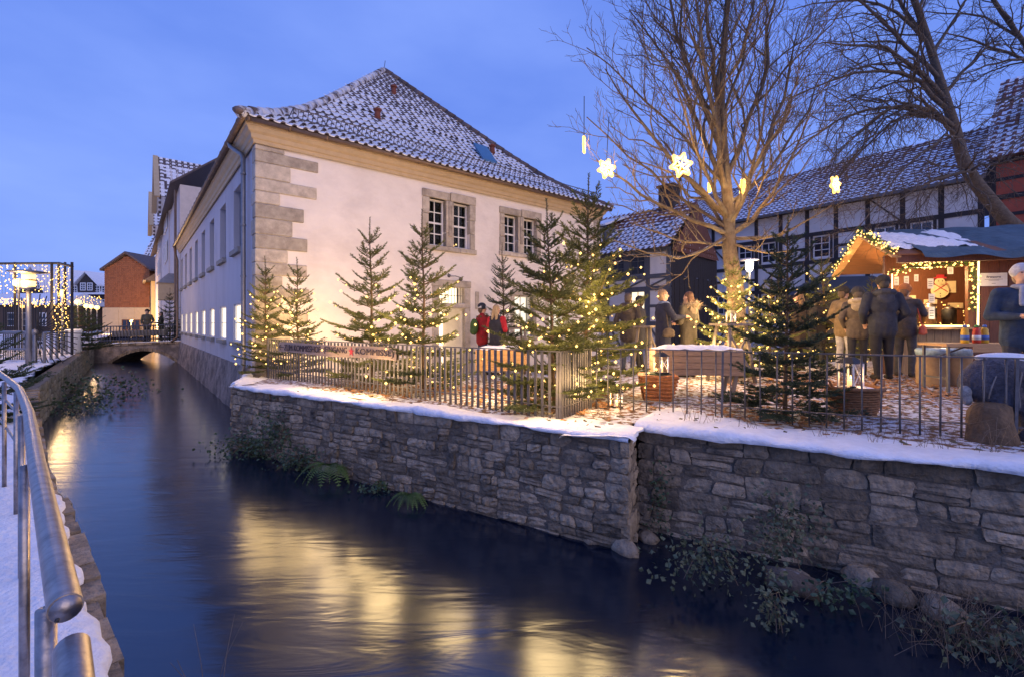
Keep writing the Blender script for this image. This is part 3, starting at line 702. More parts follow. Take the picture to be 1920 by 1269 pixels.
for x, r in ((3.55, 2.6), (7.75, 2.6), (5.0, 4.6)):
    b = rp_(x, r); MB().lathe([(.10, -.05), (.085, .22)], b, 8).lathe([(.11, .22), (.13, .27), (.02, .33)], b, 8).build('roof_vent', VT, roof, True)
b0 = rp_(7.0, 1.75, .04); b1 = rp_(7.0, 2.35, .16); MB().hexa([b0 + UX * -.28, b0 + UX * .28, b1 + UX * .28, b1 + UX * -.28, b0 + UX * -.28 + Vector((0, 0, .07)), b0 + UX * .28 + Vector((0, 0, .07)), b1 + UX * .28 + Vector((0, 0, .1)), b1 + UX * -.28 + Vector((0, 0, .1))]).build('skylight', mat('skylight_glass', (.05, .16, .3), .15, .1), roof)
MB().tube([(FL / 2, RT - OV, 10.6), (FL / 2 + .05, RT - OV, 11.0)], .012, 5).build('lightning_rod', IRON, roof)
# ================================================================== neighbouring buildings
def tiled(mb, o, U, V, tw=.26, tl=.33, rr=random.Random(3), dark=.35, grad=.3, amp=.05):
    """corrugated tile rows; material 0 snow, 1 bare tile"""
    o = Vector(o); U = Vector(U); V = Vector(V); nu = max(1, round(U.length / tw)); nv = max(1, round(V.length / tl))
    u = U / nu; v = V / nv; N = U.cross(V).normalized(); xs = (0, .3, .55, .8, 1); hs = (.0, -.5, .2, 1., .0)
    for j in range(nv):
        for i in range(nu):
            b = len(mb.v); dk = rr.random() < dark + grad * (j / nv - .5) * 2
            for k, (x, h) in enumerate(zip(xs, hs)):
                p = o + u * (i + x) + v * j + N * (amp * h * .5)
                mb.v += [tuple(p + N * .035 - v * .06), tuple(p + N * .018 + v * .45), tuple(p + v * 1.0), tuple(p - v * .06 - N * .01)]
            for k in range(4):
                q = b + k * 4; r_ = k >= 2
                mb.f += [[q, q + 4, q + 5, q + 1], [q + 1, q + 5, q + 6, q + 2], [q + 3, q + 7, q + 4, q]]
                mb.m += [1 if (r_ or dk) else 0, 1 if dk and r_ else 0, 1]
    return mb
def tbuild(mb, name, mats, parent):
    me = bpy.data.meshes.new(name); me.from_pydata(mb.v, [], mb.f)
    for m in mats: me.materials.append(m)
    me.polygons.foreach_set('material_index', mb.m); o = link(name, me, parent); o['kind'] = 'stuff'; return o
def timber(parent, Lx, rows, bays, wallm, beamm, wins, rr, brace=.3, winsize=(.62, .8), framem=None, lit=()):
    """half-timbered front in the local x-z plane facing -y; rows = z levels, wins = {(bay,row)}"""
    framem = framem or WHITE; holes = []; bw_ = Lx / bays
    for (i, j) in wins:
        h = rows[j + 1] - rows[j]; w = bw_ * winsize[0]; cx = (i + .5) * bw_; hh = h * winsize[1]; zc = rows[j] + h * .53
        holes.append((cx - w / 2, cx + w / 2, zc - hh / 2, zc + hh / 2))
    wall_holes(MB(), (0, 0, 0), UX, NY, Lx, rows[0], rows[-1], holes, .15).build('wall', wallm, parent)
    for (a, b, c, d), ij in zip(holes, wins):
        window(parent, (0, 0, 0), UX, NY, a, b, c, d, 2, 3 if d - c > .9 else 2, framem, LITWIN if ij in lit else WPANE, .06, .035, .03, each=False)
    t = .17
    for i in range(bays + 1):
        x = min(max(i * bw_, t / 2), Lx - t / 2); MB().box(x - t / 2, x + t / 2, -.035, .05, rows[0], rows[-1]).build('post', beamm, parent)
    for j, z in enumerate(rows):
        MB().box(0, Lx, -.045, .04, z - .09, z + .09).build('rail_beam', beamm, parent)
    for i in range(bays):
        for j in range(len(rows) - 1):
            if (i, j) in wins: continue
            x0, x1, z0, z1 = i * bw_ + t / 2, (i + 1) * bw_ - t / 2, rows[j] + .09, rows[j + 1] - .09
            q = rr.random()
            if q < brace: MB().bar((x0, -.01, z0), (x1, -.01, z1), .06, .13, up=(0, 1, 0)).build('brace', beamm, parent) if q < brace / 2 else MB().bar((x1, -.01, z0), (x0, -.01, z1), .06, .13, up=(0, 1, 0)).build('brace', beamm, parent)
            elif z1 - z0 > 1.1: MB().box(x0, x1, -.03, .04, (z0 + z1) / 2 - .06, (z0 + z1) / 2 + .06).build('rail_beam', beamm, parent)
    for a, b, c, d in holes:
        MB().box(a - .1, a, -.03, .04, c - .05, d + .05).build('post', beamm, parent); MB().box(b, b + .1, -.03, .04, c - .05, d + .05).build('post', beamm, parent)
WHITEW = mat('white_infill', (.66, .66, .66), .9, .08, 3, .005, 20); REDW = mat('red_infill', (.42, .10, .06), .9, .12, 3, .005, 20)
rb = random.Random(21)
# long half-timbered house behind the bare trees
lh = empty('timber_house', (9.2, 28.4, 0), math.atan2(-.806, .59), 'long white half-timbered house with dark beams and snowy tile roof behind the bare trees', 'house')
LL = 14.2
timber(lh, LL, [-.4, 1.3, 2.6, 3.9, 5.2, 6.45], 12, WHITEW, DARKW, [(1, 1), (3, 1), (5, 1), (6, 1), (8, 1), (10, 1), (2, 3), (4, 3), (5, 3), (7, 3), (9, 3), (10, 3)], rb, .28, (.6, .8))
tbuild(tiled(MB(), (-.2, -.45, 6.42), (LL + .3, 0, 0), (0, 5.0, 3.25), dark=.3, grad=.45, rr=rb, amp=.03), 'roof_tiles', [SNOW, mat('brown_tile', (.13, .06, .05), .8, .3, 10)], lh)
MB().hexa([(0, 0, 6.3), (LL, 0, 6.3), (LL, 8, 6.3), (0, 8, 6.3), (0, 4.5, 9.55), (LL, 4.5, 9.55), (LL, 4.6, 9.55), (0, 4.6, 9.55)]).build('attic', DARKW, lh)
MB().box(-.2, LL + .1, -.52, -.4, 6.33, 6.45).build('gutter', IRON, lh); MB().hexa([(0, .02, -.4), (.1, .02, -.4), (.1, 8, -.4), (0, 8, -.4), (0, .02, 6.3), (.1, .02, 6.3), (.1, 8, 6.3), (0, 8, 6.3)]).build('end_wall', WHITEW, lh)
# red half-timbered house
rhs = empty('timber_house', Vector((9.2, 28.4, 0)) + Vector((.59, -.806, 0)) * 14.35, math.atan2(-.806, .59), 'red half-timbered house with dark beams and a steep snowy roof behind the stall', 'house')
timber(rhs, 6.5, [-.4, 1.4, 2.9, 4.3, 5.6, 6.9], 6, REDW, DARKW, [(1, 3), (2, 4), (3, 3), (4, 4), (1, 1), (3, 1)], rb, .45, (.6, .8))
tbuild(tiled(MB(), (-.15, -.4, 7.0), (7, 0, 0), (0, 4.2, 4.2), dark=.22, grad=.3, rr=rb), 'roof_tiles', [SNOW, mat('red_tile', (.18, .07, .055), .8, .3, 10)], rhs)
MB().hexa([(0, 0, 6.9), (6.5, 0, 6.9), (6.5, 8, 6.9), (0, 8, 6.9), (0, 3.8, 11.1), (6.5, 3.8, 11.1), (6.5, 3.9, 11.1), (0, 3.9, 11.1)]).build('gable_wall', mat('brick_red', (.22, .07, .05), .9, .3, 10, .01, 20), rhs)
dm = MB().box(1.0, 2.3, .6, 3.5, 7.9, 9.3).build('dormer', DARKW, rhs); window(dm, (0, .6, 0), UX, NY, 1.15, 2.15, 8.15, 9.15, 2, 2, WHITE, WPANE, .08, .05, -.06, each=False)
MB().hexa([(.9, .4, 9.3), (2.4, .4, 9.3), (2.4, 3.6, 9.9), (.9, 3.6, 9.9), (.9, .4, 9.4), (2.4, .4, 9.4), (2.4, 3.6, 10.0), (.9, 3.6, 10.0)]).build('dormer_roof', SNOWROOF, dm)
# small half-timbered house with dormer, boarded gable
mh = empty('timber_house', (2.2, 22.45, 0), R(-45), 'small white half-timbered house with grey beams, snowy roof and one dormer', 'house')
ML = 5.9
timber(mh, ML, [-.4, 1.0, 2.45, 2.95, 4.0], 6, WHITEW, GREYB, [(2, 3), (3, 3), (4, 3), (1, 3), (4, 1), (2, 1)], rb, .75, (.72, .86), GREYB, lit=((4, 1),))
tbuild(tiled(MB(), (-.2, -.4, 4.05), (ML + .3, 0, 0), (0, 1.7, 1.4), dark=.12, grad=.1, rr=rb), 'roof_tiles', [SNOW, TILE], mh)
tbuild(tiled(MB(), (-.2, 1.3, 5.45), (ML + .3, 0, 0), (0, 1.15, .95), dark=.85, grad=.2, rr=rb), 'upper_roof_tiles', [SNOW, mat('brown_tile_b', (.17, .07, .05), .8, .3, 10)], mh)
MB().hexa([(.05, .02, 3.95), (ML - .05, .02, 3.95), (ML - .05, 4.9, 3.95), (.05, 4.9, 3.95), (.05, 2.4, 6.32), (ML - .05, 2.4, 6.32), (ML - .05, 2.5, 6.32), (.05, 2.5, 6.32)]).build('attic', DARKW, mh)
for k in range(20):
    y = .05 + k * .235
    MB().box(ML + .005, ML + .03 + .012 * (k % 2), y, y + .215, -.4, 3.0 if k % 5 else 2.97).build('board', DARKW, mh); MB().box(ML + .0, ML + .02, y, y + .22, 3.0, 3.95).build('board', DARKW, mh)
tbuild(tiled(MB(), (ML + .06, .35, 3.95), (0, 4.1, 0), (0, 0, .5), .24, .25, rb, 1, 0), 'tile_hanging', [TILER, mat('brown_tile_c', (.15, .065, .045), .8, .3, 10)], mh)
MB().prism([(ML + .05, .02, 3.97), (ML + .05, 4.85, 3.97), (ML + .05, 2.42, 6.3)], (.02, 0, 0)).build('tile_hanging', bpy.data.materials['brown_tile_c'], mh)
dm = MB().box(1.55, 2.55, .4, 2.0, 4.6, 5.5).build('dormer', GREYB, mh); window(dm, (0, .4, 0), UX, NY, 1.68, 2.42, 4.7, 5.42, 2, 2, WHITE, WPANE, .06, .05, -.05, each=False)
MB().hexa([(1.4, .2, 5.46), (2.7, .2, 5.46), (2.7, 2.2, 6.15), (1.4, 2.2, 6.15), (1.4, .2, 5.55), (2.7, .2, 5.55), (2.7, 2.2, 6.25), (1.4, 2.2, 6.25)]).build('dormer_roof', SNOW, dm)
ch = MB().box(4.3, 5.0, 2.1, 2.8, 5.9, 7.2).build('chimney', DARKW, mh); MB().box(4.22, 5.08, 2.02, 2.88, 7.2, 7.3).build('chimney_cap', DARKW, ch)

# tall house with two cross gables beyond the white house
th_ = empty('gabled_house', CORNER + D1 * 20.3, RZ, 'tall pale house with two steep cross gables beyond the white house', 'house')
GA = mat('gable_render', (.62, .56, .52), .9, .1, 3, .005, 20)
def cross_gable(y0, hw, ze, za):
    poly = [(0, y0 - hw, -1), (0, y0 + hw, -1), (0, y0 + hw, ze), (0, y0, za), (0, y0 - hw, ze)]
    MB().prism([(-.02, p[1], p[2]) for p in poly], (6, 0, 0)).build('gable_wall', GA, th_)
    for sg_ in (-1, 1):
        mb = MB(); o = (5.2, y0 - hw - .35, ze - .4) if sg_ < 0 else (-.6, y0 + hw + .35, ze - .4)
        U = (-5.8, 0, 0) if sg_ < 0 else (5.8, 0, 0); tbuild(tiled(mb, o, U, (0, -sg_ * (hw + .35), za - ze + .5), .36, .42, rb, .45, .5, .09), 'roof_tiles', [SNOW, TILE], th_)
        e0 = Vector((-.66, y0 + sg_ * (hw + .4), ze - .5)); e1 = Vector((-.66, y0, za + .12)); MB().bar(e0, e1, .12, .3, up=(1, 0, 0)).build('barge_board', CORN, th_)
    for k in (-1, 0, 1):
        for zz in (ze - 2.3, ze - 4.6):
            window(th_, (-.02, y0 - .45 + k * 1.5, 0), UY, NX, 0, .9, zz, zz + 1.4, 2, 3, WHITE, WPANE, .08, .05, -.08, each=False)
cross_gable(11.5, 2.7, 10.1, 13.1); cross_gable(23.5, 2.7, 10.1, 13.1)
MB().box(.05, 6, 0, 36, -1, 8.6).build('wall', GA, th_)
MB().prism([(-.4, -.2, 8.5), (-.4, 36, 8.5), (5, 36, 13), (5, -.2, 13)], (0, 0, .12)).build('roof', TILE, th_)
MB().box(-.75, .0, 3.2, 4.6, 2.4, 3.4).build('bay_window', CORN, th_); MB().hexa([(-.85, 3.1, 3.4), (0, 3.1, 3.4), (0, 4.7, 3.4), (-.85, 4.7, 3.4), (-.3, 3.4, 4.0), (0, 3.4, 4.0), (0, 4.4, 4.0), (-.3, 4.4, 4.0)]).build('bay_roof', ZINC, th_)
MB().tube([(-.12, .6, 8.4), (-.12, .6, 0)], .07, 6).build('downpipe', COPPER, th_)
# cream house far along the canal
chs = empty('cream_house', CORNER + D1 * 57, RZ, 'cream house with dark eaves farther along the canal behind the bridge', 'house')
CREAM = mat('cream_render', (.62, .47, .28), .9, .08, 3)
MB().box(-.3, 7, 0, 40, -1, 5.9).build('wall', CREAM, chs)
MB().hexa([(-1.0, -.6, 5.9), (7.5, -.6, 5.9), (7.5, 40, 5.9), (-1.0, 40, 5.9), (3, -.6, 9.2), (3.2, -.6, 9.2), (3.2, 40, 9.2), (3, 40, 9.2)]).build('roof', TILE, chs); MB().box(-1.05, -.8, -.6, 40, 5.75, 5.95).build('gutter', CORN, chs)
for k in range(7): window(chs, (-.3, 2 + k * 5, 0), UY, NX, 0, 1.2, 2.4, 4.2, 2, 2, GREYB, WPANE, .1, .06, -.08, each=False)
# brown tile-hung gable house at the end of the canal
bh = empty('gable_house', (X(196, 55), 55, 0), 0, 'brown tile-hung gable house above a cream ground floor at the end of the canal', 'house')
BT = mat('clay_hanging', (.34, .13, .05), .75, .25, 14, orand=0); BTD = mat('clay_hanging_dark', (.29, .11, .044), .8, .25, 14)
BWd = (281 - 196) / F * 55; hx = BWd * .49
MB().prism([(0.05, .05, 2.9), (BWd - .05, .05, 2.9), (BWd - .05, .05, 7.6), (hx, .05, 9.15), (.05, .05, 7.6)], (0, 12, 0)).build('gable_wall', BTD, bh)
mb = MB(); nr, ncl = 26, 24
for j in range(nr):
    z0 = 2.9 + j * .245; 
    for i in range(ncl):
        x0 = .02 + i * (BWd - .04) / ncl; x1 = x0 + (BWd - .04) / ncl * .95; cx_ = (x0 + x1) / 2
        lim = 7.6 + 1.55 * (1 - abs(cx_ - hx) / hx)
        if z0 + .2 < lim: mb.hexa([(x0, -.06, z0), (x1, -.06, z0), (x1, .05, z0), (x0, .05, z0), (x0, .0, z0 + .24), (x1, .0, z0 + .24), (x1, .05, z0 + .24), (x0, .05, z0 + .24)], rb.random() < .3)
tbuild(mb, 'hung_tiles', [BT, BTD], bh)
for k in range(3): MB().box(-.2 + k * (BWd + .4) / 3, -.2 + (k + .985) * (BWd + .4) / 3, -.05, 10, -.6, 2.88).build('panel', CREAM, bh)
window(bh, (0, -.06, 0), UX, NY, BWd * .4, BWd * .8, .15, 1.45, 4, 1, mat('brown_frame', (.2, .09, .04), .7), WPANE, .1, .08, -.08)
for sg_ in (0, 1):
    a = Vector((-.35 if sg_ == 0 else BWd + .35, -.3, 7.3)); b = Vector((hx, -.3, 9.4)); MB().prism([a, b, b + Vector((0, 0, .25)), a + Vector((0, 0, .25))], (0, 12.5, 0)).build('roof_slope', TILE, bh)
MB().box(-.5, BWd + 1.5, 9, 9.3, 9, 10.6).build('rear_roof', TILER, bh); MB().box(.6, 1.4, 8.2, 9, 9, 11.4).build('chimney', mat('brick', (.24, .09, .06), .9), bh)
MB().box(BWd - .6, BWd + .0, 6.5, 7.5, 9, 11.9).build('chimney', BTD, bh)
# white snowy roof between (behind brown house)
wr = empty('snow_roof_house', (X(268, 62), 62, 0), 0, 'house with a bright snow-covered roof rising behind the brown gable', 'house')
MB().box(0, 6, 0, 8, -1, 9.4).build('wall', WHITEW, wr); tbuild(tiled(MB(), (-.2, -.3, 9.3), (6.4, 0, 0), (0, 2.5, 4.2), .4, .45, rb, .1, .1), 'roof_tiles', [SNOW, TILE], wr)
window(wr, (0, 0, 0), UX, NY, 1, 2.6, 6.6, 8.8, 2, 2, GREYB, WPANE, .12, .06, -.1, each=False)
# dark slate house with white windows, left
dh = empty('slate_house', (X(98, 70), 70, 0), 0, 'dark slate-clad house with white windows and snow-covered roof behind the light nets', 'house')
SL_ = mat('slate', (.045, .035, .032), .8, .3, 8); DW = (204 - 98) / F * 70
MB().box(0, DW, 0, 10, -1, 5.4).build('wall', SL_, dh)
MB().hexa([(-.3, -.5, 5.4), (DW + .3, -.5, 5.4), (DW + .3, 10.5, 5.4), (-.3, 10.5, 5.4), (.3, 4.6, 9.2), (DW, 4.6, 9.2), (DW, 5.4, 9.2), (.3, 5.4, 9.2)]).build('roof', SNOW, dh)
g0, g1 = (142 - 98) / F * 70, (184 - 98) / F * 70; gm_ = (g0 + g1) / 2
gab = MB().prism([(g0 + .4, -.1, 5.3), (g1 - .4, -.1, 5.3), (g1 - .3, -.1, 6.9), (gm_, -.1, 8.6), (g0 + .3, -.1, 6.9)], (0, 4, 0)).build('cross_gable', SL_, dh)
for a, b in (((g0 - .3, 6.7), (gm_, 8.8)), ((gm_, 8.8), (g1 + .3, 6.7))): MB().prism([(a[0], -.4, a[1]), (b[0], -.4, b[1]), (b[0], -.4, b[1] + .22), (a[0], -.4, a[1] + .22)], (0, 5, 0)).build('gable_roof', SNOW, gab)
for u in (157, 170): window(gab, (X(u, 70) - X(98, 70) - .4, -.1, 0), UX, NY, 0, .85, 6.0, 7.2, 2, 3, WHITE, WPANE, .12, .07, -.08, each=False)
for v0, v1 in ((536, 552), (562, 578), (592, 606)):
    for u in (120, 140, 154, 168, 182, 196): window(dh, (X(u, 70) - X(98, 70) - .4, 0, 0), UX, NY, 0, .9, Z(v1, 70), Z(v0, 70), 2, 3, WHITE, WPANE, .12, .07, -.08, each=False)
lg = MB().prism([(-3.4, -1.5, -1), (.4, -1.5, -1), (.4, -1.5, 5.6), (-1.4, -1.5, 9.2), (-3.4, -1.5, 5.6)], (0, 9, 0)).build('side_gable', SL_, dh)
for a, b in (((-3.8, 5.2), (-1.4, 9.5)), ((-1.4, 9.5), (.8, 5.2))): MB().prism([(a[0], -1.9, a[1]), (b[0], -1.9, b[1]), (b[0], -1.9, b[1] + .25), (a[0], -1.9, a[1] + .25)], (0, 9.5, 0)).build('gable_roof', SNOW, lg)
for x in (-2.2, -1.0): window(lg, (x, -1.5, 0), UX, NY, 0, .7, 6.2, 7.3, 2, 2, WHITE, WPANE, .12, .07, -.08, each=False)
# low white house at the far left
wl_ = empty('plaza_house', (X(-60, 60), 60, 0), 0, 'low brown house with snow roof behind the light-strung pergola', 'house')
MB().box(0, 11.5, 0, 8, -1, 3.4).build('wall', mat('brown_slate', (.09, .06, .045), .85), wl_); MB().hexa([(-.4, -.5, 3.4), (12, -.5, 3.4), (12, 8.5, 3.4), (-.4, 8.5, 3.4), (0, 4, 5.2), (11.5, 4, 5.2), (11.5, 4.2, 5.2), (0, 4.2, 5.2)]).build('roof', SNOW, wl_)
for k in range(5): window(wl_, (1 + k * 2.1, 0, 0), UX, NY, 0, 1, .6, 2.4, 2, 2, WHITE, WPANE, .12, .07, -.08, each=False)

# ================================================================== left bank: railing, lamps, pergola
rl = empty('tube_railing', (-.75, .8, lz(-.75, .8)), 0, 'near brushed steel tube railing along the snowy pavement', 'railing')
off = rl.location
def rel(p): return Vector(p) - off
rail = [(-5.4, 4.75, .535), (-4.5, 4.05, .53), (-3.75, 3.46, .525), (-3.45, 3.2, .52), (-2.72, 2.56, .52), (-1.725, 1.65, .52), (-.785, .80, .52)]
def tp(pts, r_, nm, n=20):
    q = [rel(p) for p in pts]; mb = MB().tube(q, r_, n, cap=False)
    for ring in (mb.v[:n], mb.v[-n:]): mb.add(list(ring), [tuple(range(n))])
    return mb.build(nm, STEEL, rl, True)
tp(rail[:4], .023, 'top_rail'); tp(rail[3:5], .0235, 'top_rail'); tp([rail[4], rail[5]], .024, 'top_rail'); tp([rail[5], rail[6]], .024, 'top_rail')
tp([(-.75, .775, .468), (-.5, .53, .45), (-.2, .25, .43)], .024, 'top_rail')
for p in (rail[4], rail[5], rail[6]):
    q = Vector(p); d = (Vector(rail[6]) - Vector(rail[4])).normalized()
    MB().tube([rel(q - d * .028), rel(q + d * .006)], .0215, 14).build('sleeve', STEEL, rl, True); MB().ball(rel(q + Vector((.015, -.03, -.002))), .004, 0, 6, 4).build('screw', BLACK, rl)
for p in ((-4.5, 4.05), (-3.75, 3.46), (-2.75, 2.57), (-1.77, 1.67), (-.83, .83)):
    z0 = lz(*p); MB().tube([rel((p[0] - .02, p[1], z0 - .05)), rel((p[0] - .02, p[1], .50))], .015, 10).build('post', STEEL, rl, True)
for zz in (.33, .09):
    tp([(-5.4, 4.75, zz), (-4.5, 4.05, zz), (-3.75, 3.46, zz)], .010, 'mid_rail', 8)

BULBG = {}
def bulbs(parent, pts, r_=.014, m=None, name='bulbs'):
    mb = MB()
    for i, p in enumerate(pts): mb.octa(p, r_ * (.72 + .5 * ((i * 7919) % 13) / 13))
    o = mb.build(name, m or BULB, parent, True); o['kind'] = 'stuff'; return o
lpst = empty('street_lamp', (-12.75, 12.0, -.1), 0, 'lit street lamp with flat disc shade on a grey post beside the canal', 'street lamp')
MB().tube([(0, 0, -.1), (0, 0, 2.0)], [.065, .05], 10).build('post', ZINC, lpst, True)
MB().lathe([(.06, 1.98), (.14, 2.02), (.15, 2.07), (.13, 2.08)], n=16).build('collar', ZINC, lpst, True); MB().lathe([(.125, 2.08), (.14, 2.2), (.13, 2.4)], n=16).build('lamp_glass', BULBH, lpst, True)
MB().lathe([(.1, 2.52), (.4, 2.47), (.41, 2.455), (.14, 2.42), (.1, 2.42)], n=24).build('lamp_shade', ZINC, lpst, True); MB().lathe([(.14, 2.23), (.16, 2.25), (.14, 2.27)], n=16).build('band', ZINC, lpst)
lamp(lpst, (0, -.3, 2.2), 55, .15)
fg = empty('fan_gate', (X(66, 12.6), 12.6, -.1), R(8), 'black iron fan of radiating bars mounted on the bank railing', 'ornament')
for k in range(21):
    a = R(-88 + k * 8.6); r0, r1 = .08, 1.02 + .05 * math.sin(k * 2); c0 = Vector((0, 0, .87)); d = Vector((math.cos(a), .12 * math.cos(a), math.sin(a)))
    MB().tube([c0 + d * r0, c0 + d * r1], .012, 5).build('ray', BLACK, fg)
MB().ball((0, 0, .87), .09).build('hub', ZINC, fg, True); MB().tube([(0, 0, -.1), (0, 0, .87)], .03, 8).build('post', ZINC, fg)
bars = empty('bar_grille', (X(40, 14), 14, -.1), R(5), 'dense grille of black upright bars beside the street lamp', 'grille')
for k in range(22): MB().tube([(-.5 + k * .05, 0, 0), (-.5 + k * .05, 0, 1.9 - .3 * abs(k - 10) / 10)], .012, 5).build('bar', BLACK, bars)
MB().tube([(-.52, 0, .5), (.58, 0, .5)], .018, 6).build('cross_bar', BLACK, bars)
br2 = empty('bank_railing', (-12.6, 12.4, -.1), 0, 'grey post-and-rail fence along the far bank up to the bridge', 'railing')
for k in range(8):
    p = D1 * (k * 1.35) + Vector((-.15, 0, 0)); MB().tube([p, p + Vector((0, 0, .85))], .035, 8).build('post', ZINC, br2)
for zz in (.82, .5, .25): MB().tube([Vector((-.15, 0, zz)), D1 * 9.45 + Vector((-.15, 0, zz))], .022 if zz > .6 else .012, 6).build('rail', ZINC, br2)
wg = empty('frame_railing', (-15.6, 13.0, -.1), R(-10), 'grey tubular frame railing in front of the bar grille', 'railing')
MB().tube([(-.1, 0, 0), (-.1, 0, .8), (.0, 0, .86), (2.2, .1, .86), (2.3, .1, .8), (2.3, .1, 0)], .05, 8).build('frame', ZINC, wg, True); MB().tube([(-.1, 0, .4), (2.3, .1, .4)], .03, 8).build('mid_rail', ZINC, wg)
pg = empty('pergola', (-19.4, 17.2, -.1), 0, 'slim metal pergola frame carrying nets of warm lights', 'pergola')
for u, y in ((97, 16.8), (110, 17.6), (122, 18.4), (135, 16), (28, 18)): 
    x = X(u, y) + 19.4; MB().tube([(x, y - 17.2, 0), (x, y - 17.2, Z(492, y) + .1)], .04, 8).build('post', DARKW, pg)
MB().tube([(X(-40, 17) + 19.4, -.2, Z(495, 17) + .1), (X(110, 17) + 19.4, -.2, Z(494, 17) + .1)], .045, 8).build('beam', DARKW, pg); MB().tube([(X(110, 17) + 19.4, -.2, Z(494, 17) + .1), (X(135, 16) + 19.4, -1.2, Z(500, 16) + .1)], .05, 8).build('beam', DARKW, pg)
def net(name, label, u0, u1, v0, v1, y, nn, r_, seed, watt, drape=0):
    rr = random.Random(seed); e = empty(name, (X((u0 + u1) / 2, y), y, Z(v1, y)), 0, label, 'lights', 'light nets on the plaza'); pts = []; o = e.location; mb = MB()
    strands = max(2, int((u1 - u0) / 7))
    for s_ in range(strands):
        u = u0 + (u1 - u0) * (s_ + .5) / strands; ln = rr.uniform(.7, 1) if drape else 1
        dy = rr.uniform(-.5, .5); a = P(u, v0, y + dy) - o; b = P(u + rr.uniform(-3, 3), v0 + (v1 - v0) * ln, y + dy) - o; mb.tube([a, b], .004, 3)
        m_ = max(2, nn // strands)
        for q in range(m_): pts.append(a.lerp(b, (q + rr.random() * .8) / m_) + Vector((rr.uniform(-.04, .04), rr.uniform(-.1, .1), 0)))
    mb.build('cable', BLACK, e)['kind'] = 'stuff'; bulbs(e, pts, r_); lamp(e, (P((u0 + u1) / 2, (v0 + v1) / 2, y - .4) - o), watt, .4); return e
net('string_lights', 'upper net of warm lights under the pergola beam', -30, 100, 497, 552, 17, 170, .026, 1, 110)
net('string_lights', 'lower icicle curtain of warm lights behind the street lamp', -30, 102, 560, 578, 19, 150, .032, 2, 110, 1)
net('string_lights', 'tall column of warm lights hanging at the pergola corner', 100, 130, 500, 640, 17, 170, .024, 3, 90)
net('string_lights', 'drooping garland of warm lights before the dark slate house', 142, 192, 556, 572, 26, 44, .030, 4, 50, 1)
for i, (u, v, y, r_) in enumerate(((35, 531, 18, .17), (117, 550, 20, .15), (146, 567, 26, .16), (162, 574, 30, .15), (171, 575, 33, .16), (182, 577, 36, .17), (42, 575, 20, .08))):
    b = P(u, v, y); e = empty('globe_lamp', (b.x, y, -.1), 0, 'glowing globe lamp, %s of the row of lamps along the plaza' % ('first and largest', 'second', 'third', 'fourth', 'fifth', 'last and farthest', 'small low one')[i], 'street lamp', 'globe lamps on the plaza')
    h = b.z + .1; MB().ball((0, 0, h), r_, 0, 12, 8).build('globe', BULBH, e, True); MB().tube([(0, 0, 0), (0, 0, h - r_)], .04, 6).build('post', ZINC, e); lamp(e, (0, -.35, h), 55 if i < 6 else 8, .15)
bl = empty('added_gable_lamp', (X(246, 47), 47, -.2), 0, 'added low globe lamp putting warm light on the brown gable and the bridge arch', 'lamp')  # added lamp: warms the gable wall and gives the arch a golden reflection
MB().tube([(0, 0, -.5), (0, 0, 1.35)], .05, 6).build('post', ZINC, bl); MB().ball((0, 0, 1.45), .13).build('globe', BULBH, bl, True); lamp(bl, (-.5, .8, 1.5), 2400, .5, (1, .6, .22)); lamp(bl, (.4, -.6, 1.3), 500, .4, (1, .6, .22))
wp = MB().lathe([(.18, 0), (.24, .1), (.2, .6), (.26, .85), (.22, .9)], n=12).build('white_planter', WHITE, None, True); wp.location = (X(138, 17), 17, -.1); tag(wp, 'tall white vase planter at the end of the light column', 'planter')
# ================================================================== vegetation
def raw(name, v, f, m, parent=None, mats=None):
    me = bpy.data.meshes.new(name); me.from_pydata(v, [], f); me.materials.append(m); return link(name, me, parent)
def needles(twigs, npm, ln, wd, seed, fwd=.8):
    """twigs: list of (p0,p1); returns verts, faces of single-triangle needles"""
    g = np.random.default_rng(seed)
    a = np.array([t[0] for t in twigs], float); b = np.array([t[1] for t in twigs], float); d = b - a; L_ = np.linalg.norm(d, axis=1)
    cnt = np.maximum(2, (L_ * npm).astype(int)); idx = np.repeat(np.arange(len(twigs)), cnt); n = len(idx)
    t = g.random(n); p = a[idx] + d[idx] * t[:, None]; dn = d[idx] / np.maximum(L_[idx], 1e-6)[:, None]
    r = g.normal(size=(n, 3)); r -= dn * np.sum(r * dn, 1)[:, None]; r /= np.linalg.norm(r, axis=1)[:, None]
    r[:, 2] = np.abs(r[:, 2]) * .6 + r[:, 2] * .4
    dirn = dn * fwd + r; dirn /= np.linalg.norm(dirn, axis=1)[:, None]; s = np.cross(dirn, g.normal(size=(n, 3))); s /= np.linalg.norm(s, axis=1)[:, None]
    l = ln * g.uniform(.7, 1.2, n)[:, None]; w = wd * .5
    v = np.empty((n, 3, 3)); v[:, 0] = p - s * w; v[:, 1] = p + s * w; v[:, 2] = p + dirn * l
    return v.reshape(-1, 3), np.arange(n * 3).reshape(-1, 3)
def tri_mesh(name, v, f, m, parent=None):
    me = bpy.data.meshes.new(name); n = len(v); k = len(f)
    me.vertices.add(n); me.vertices.foreach_set('co', v.astype(np.float32).ravel()); me.loops.add(k * 3); me.loops.foreach_set('vertex_index', f.astype(np.int32).ravel())
    me.polygons.add(k); me.polygons.foreach_set('loop_start', np.arange(0, k * 3, 3, dtype=np.int32)); me.update(calc_edges=True); me.materials.append(m)
    return link(name, me, parent)
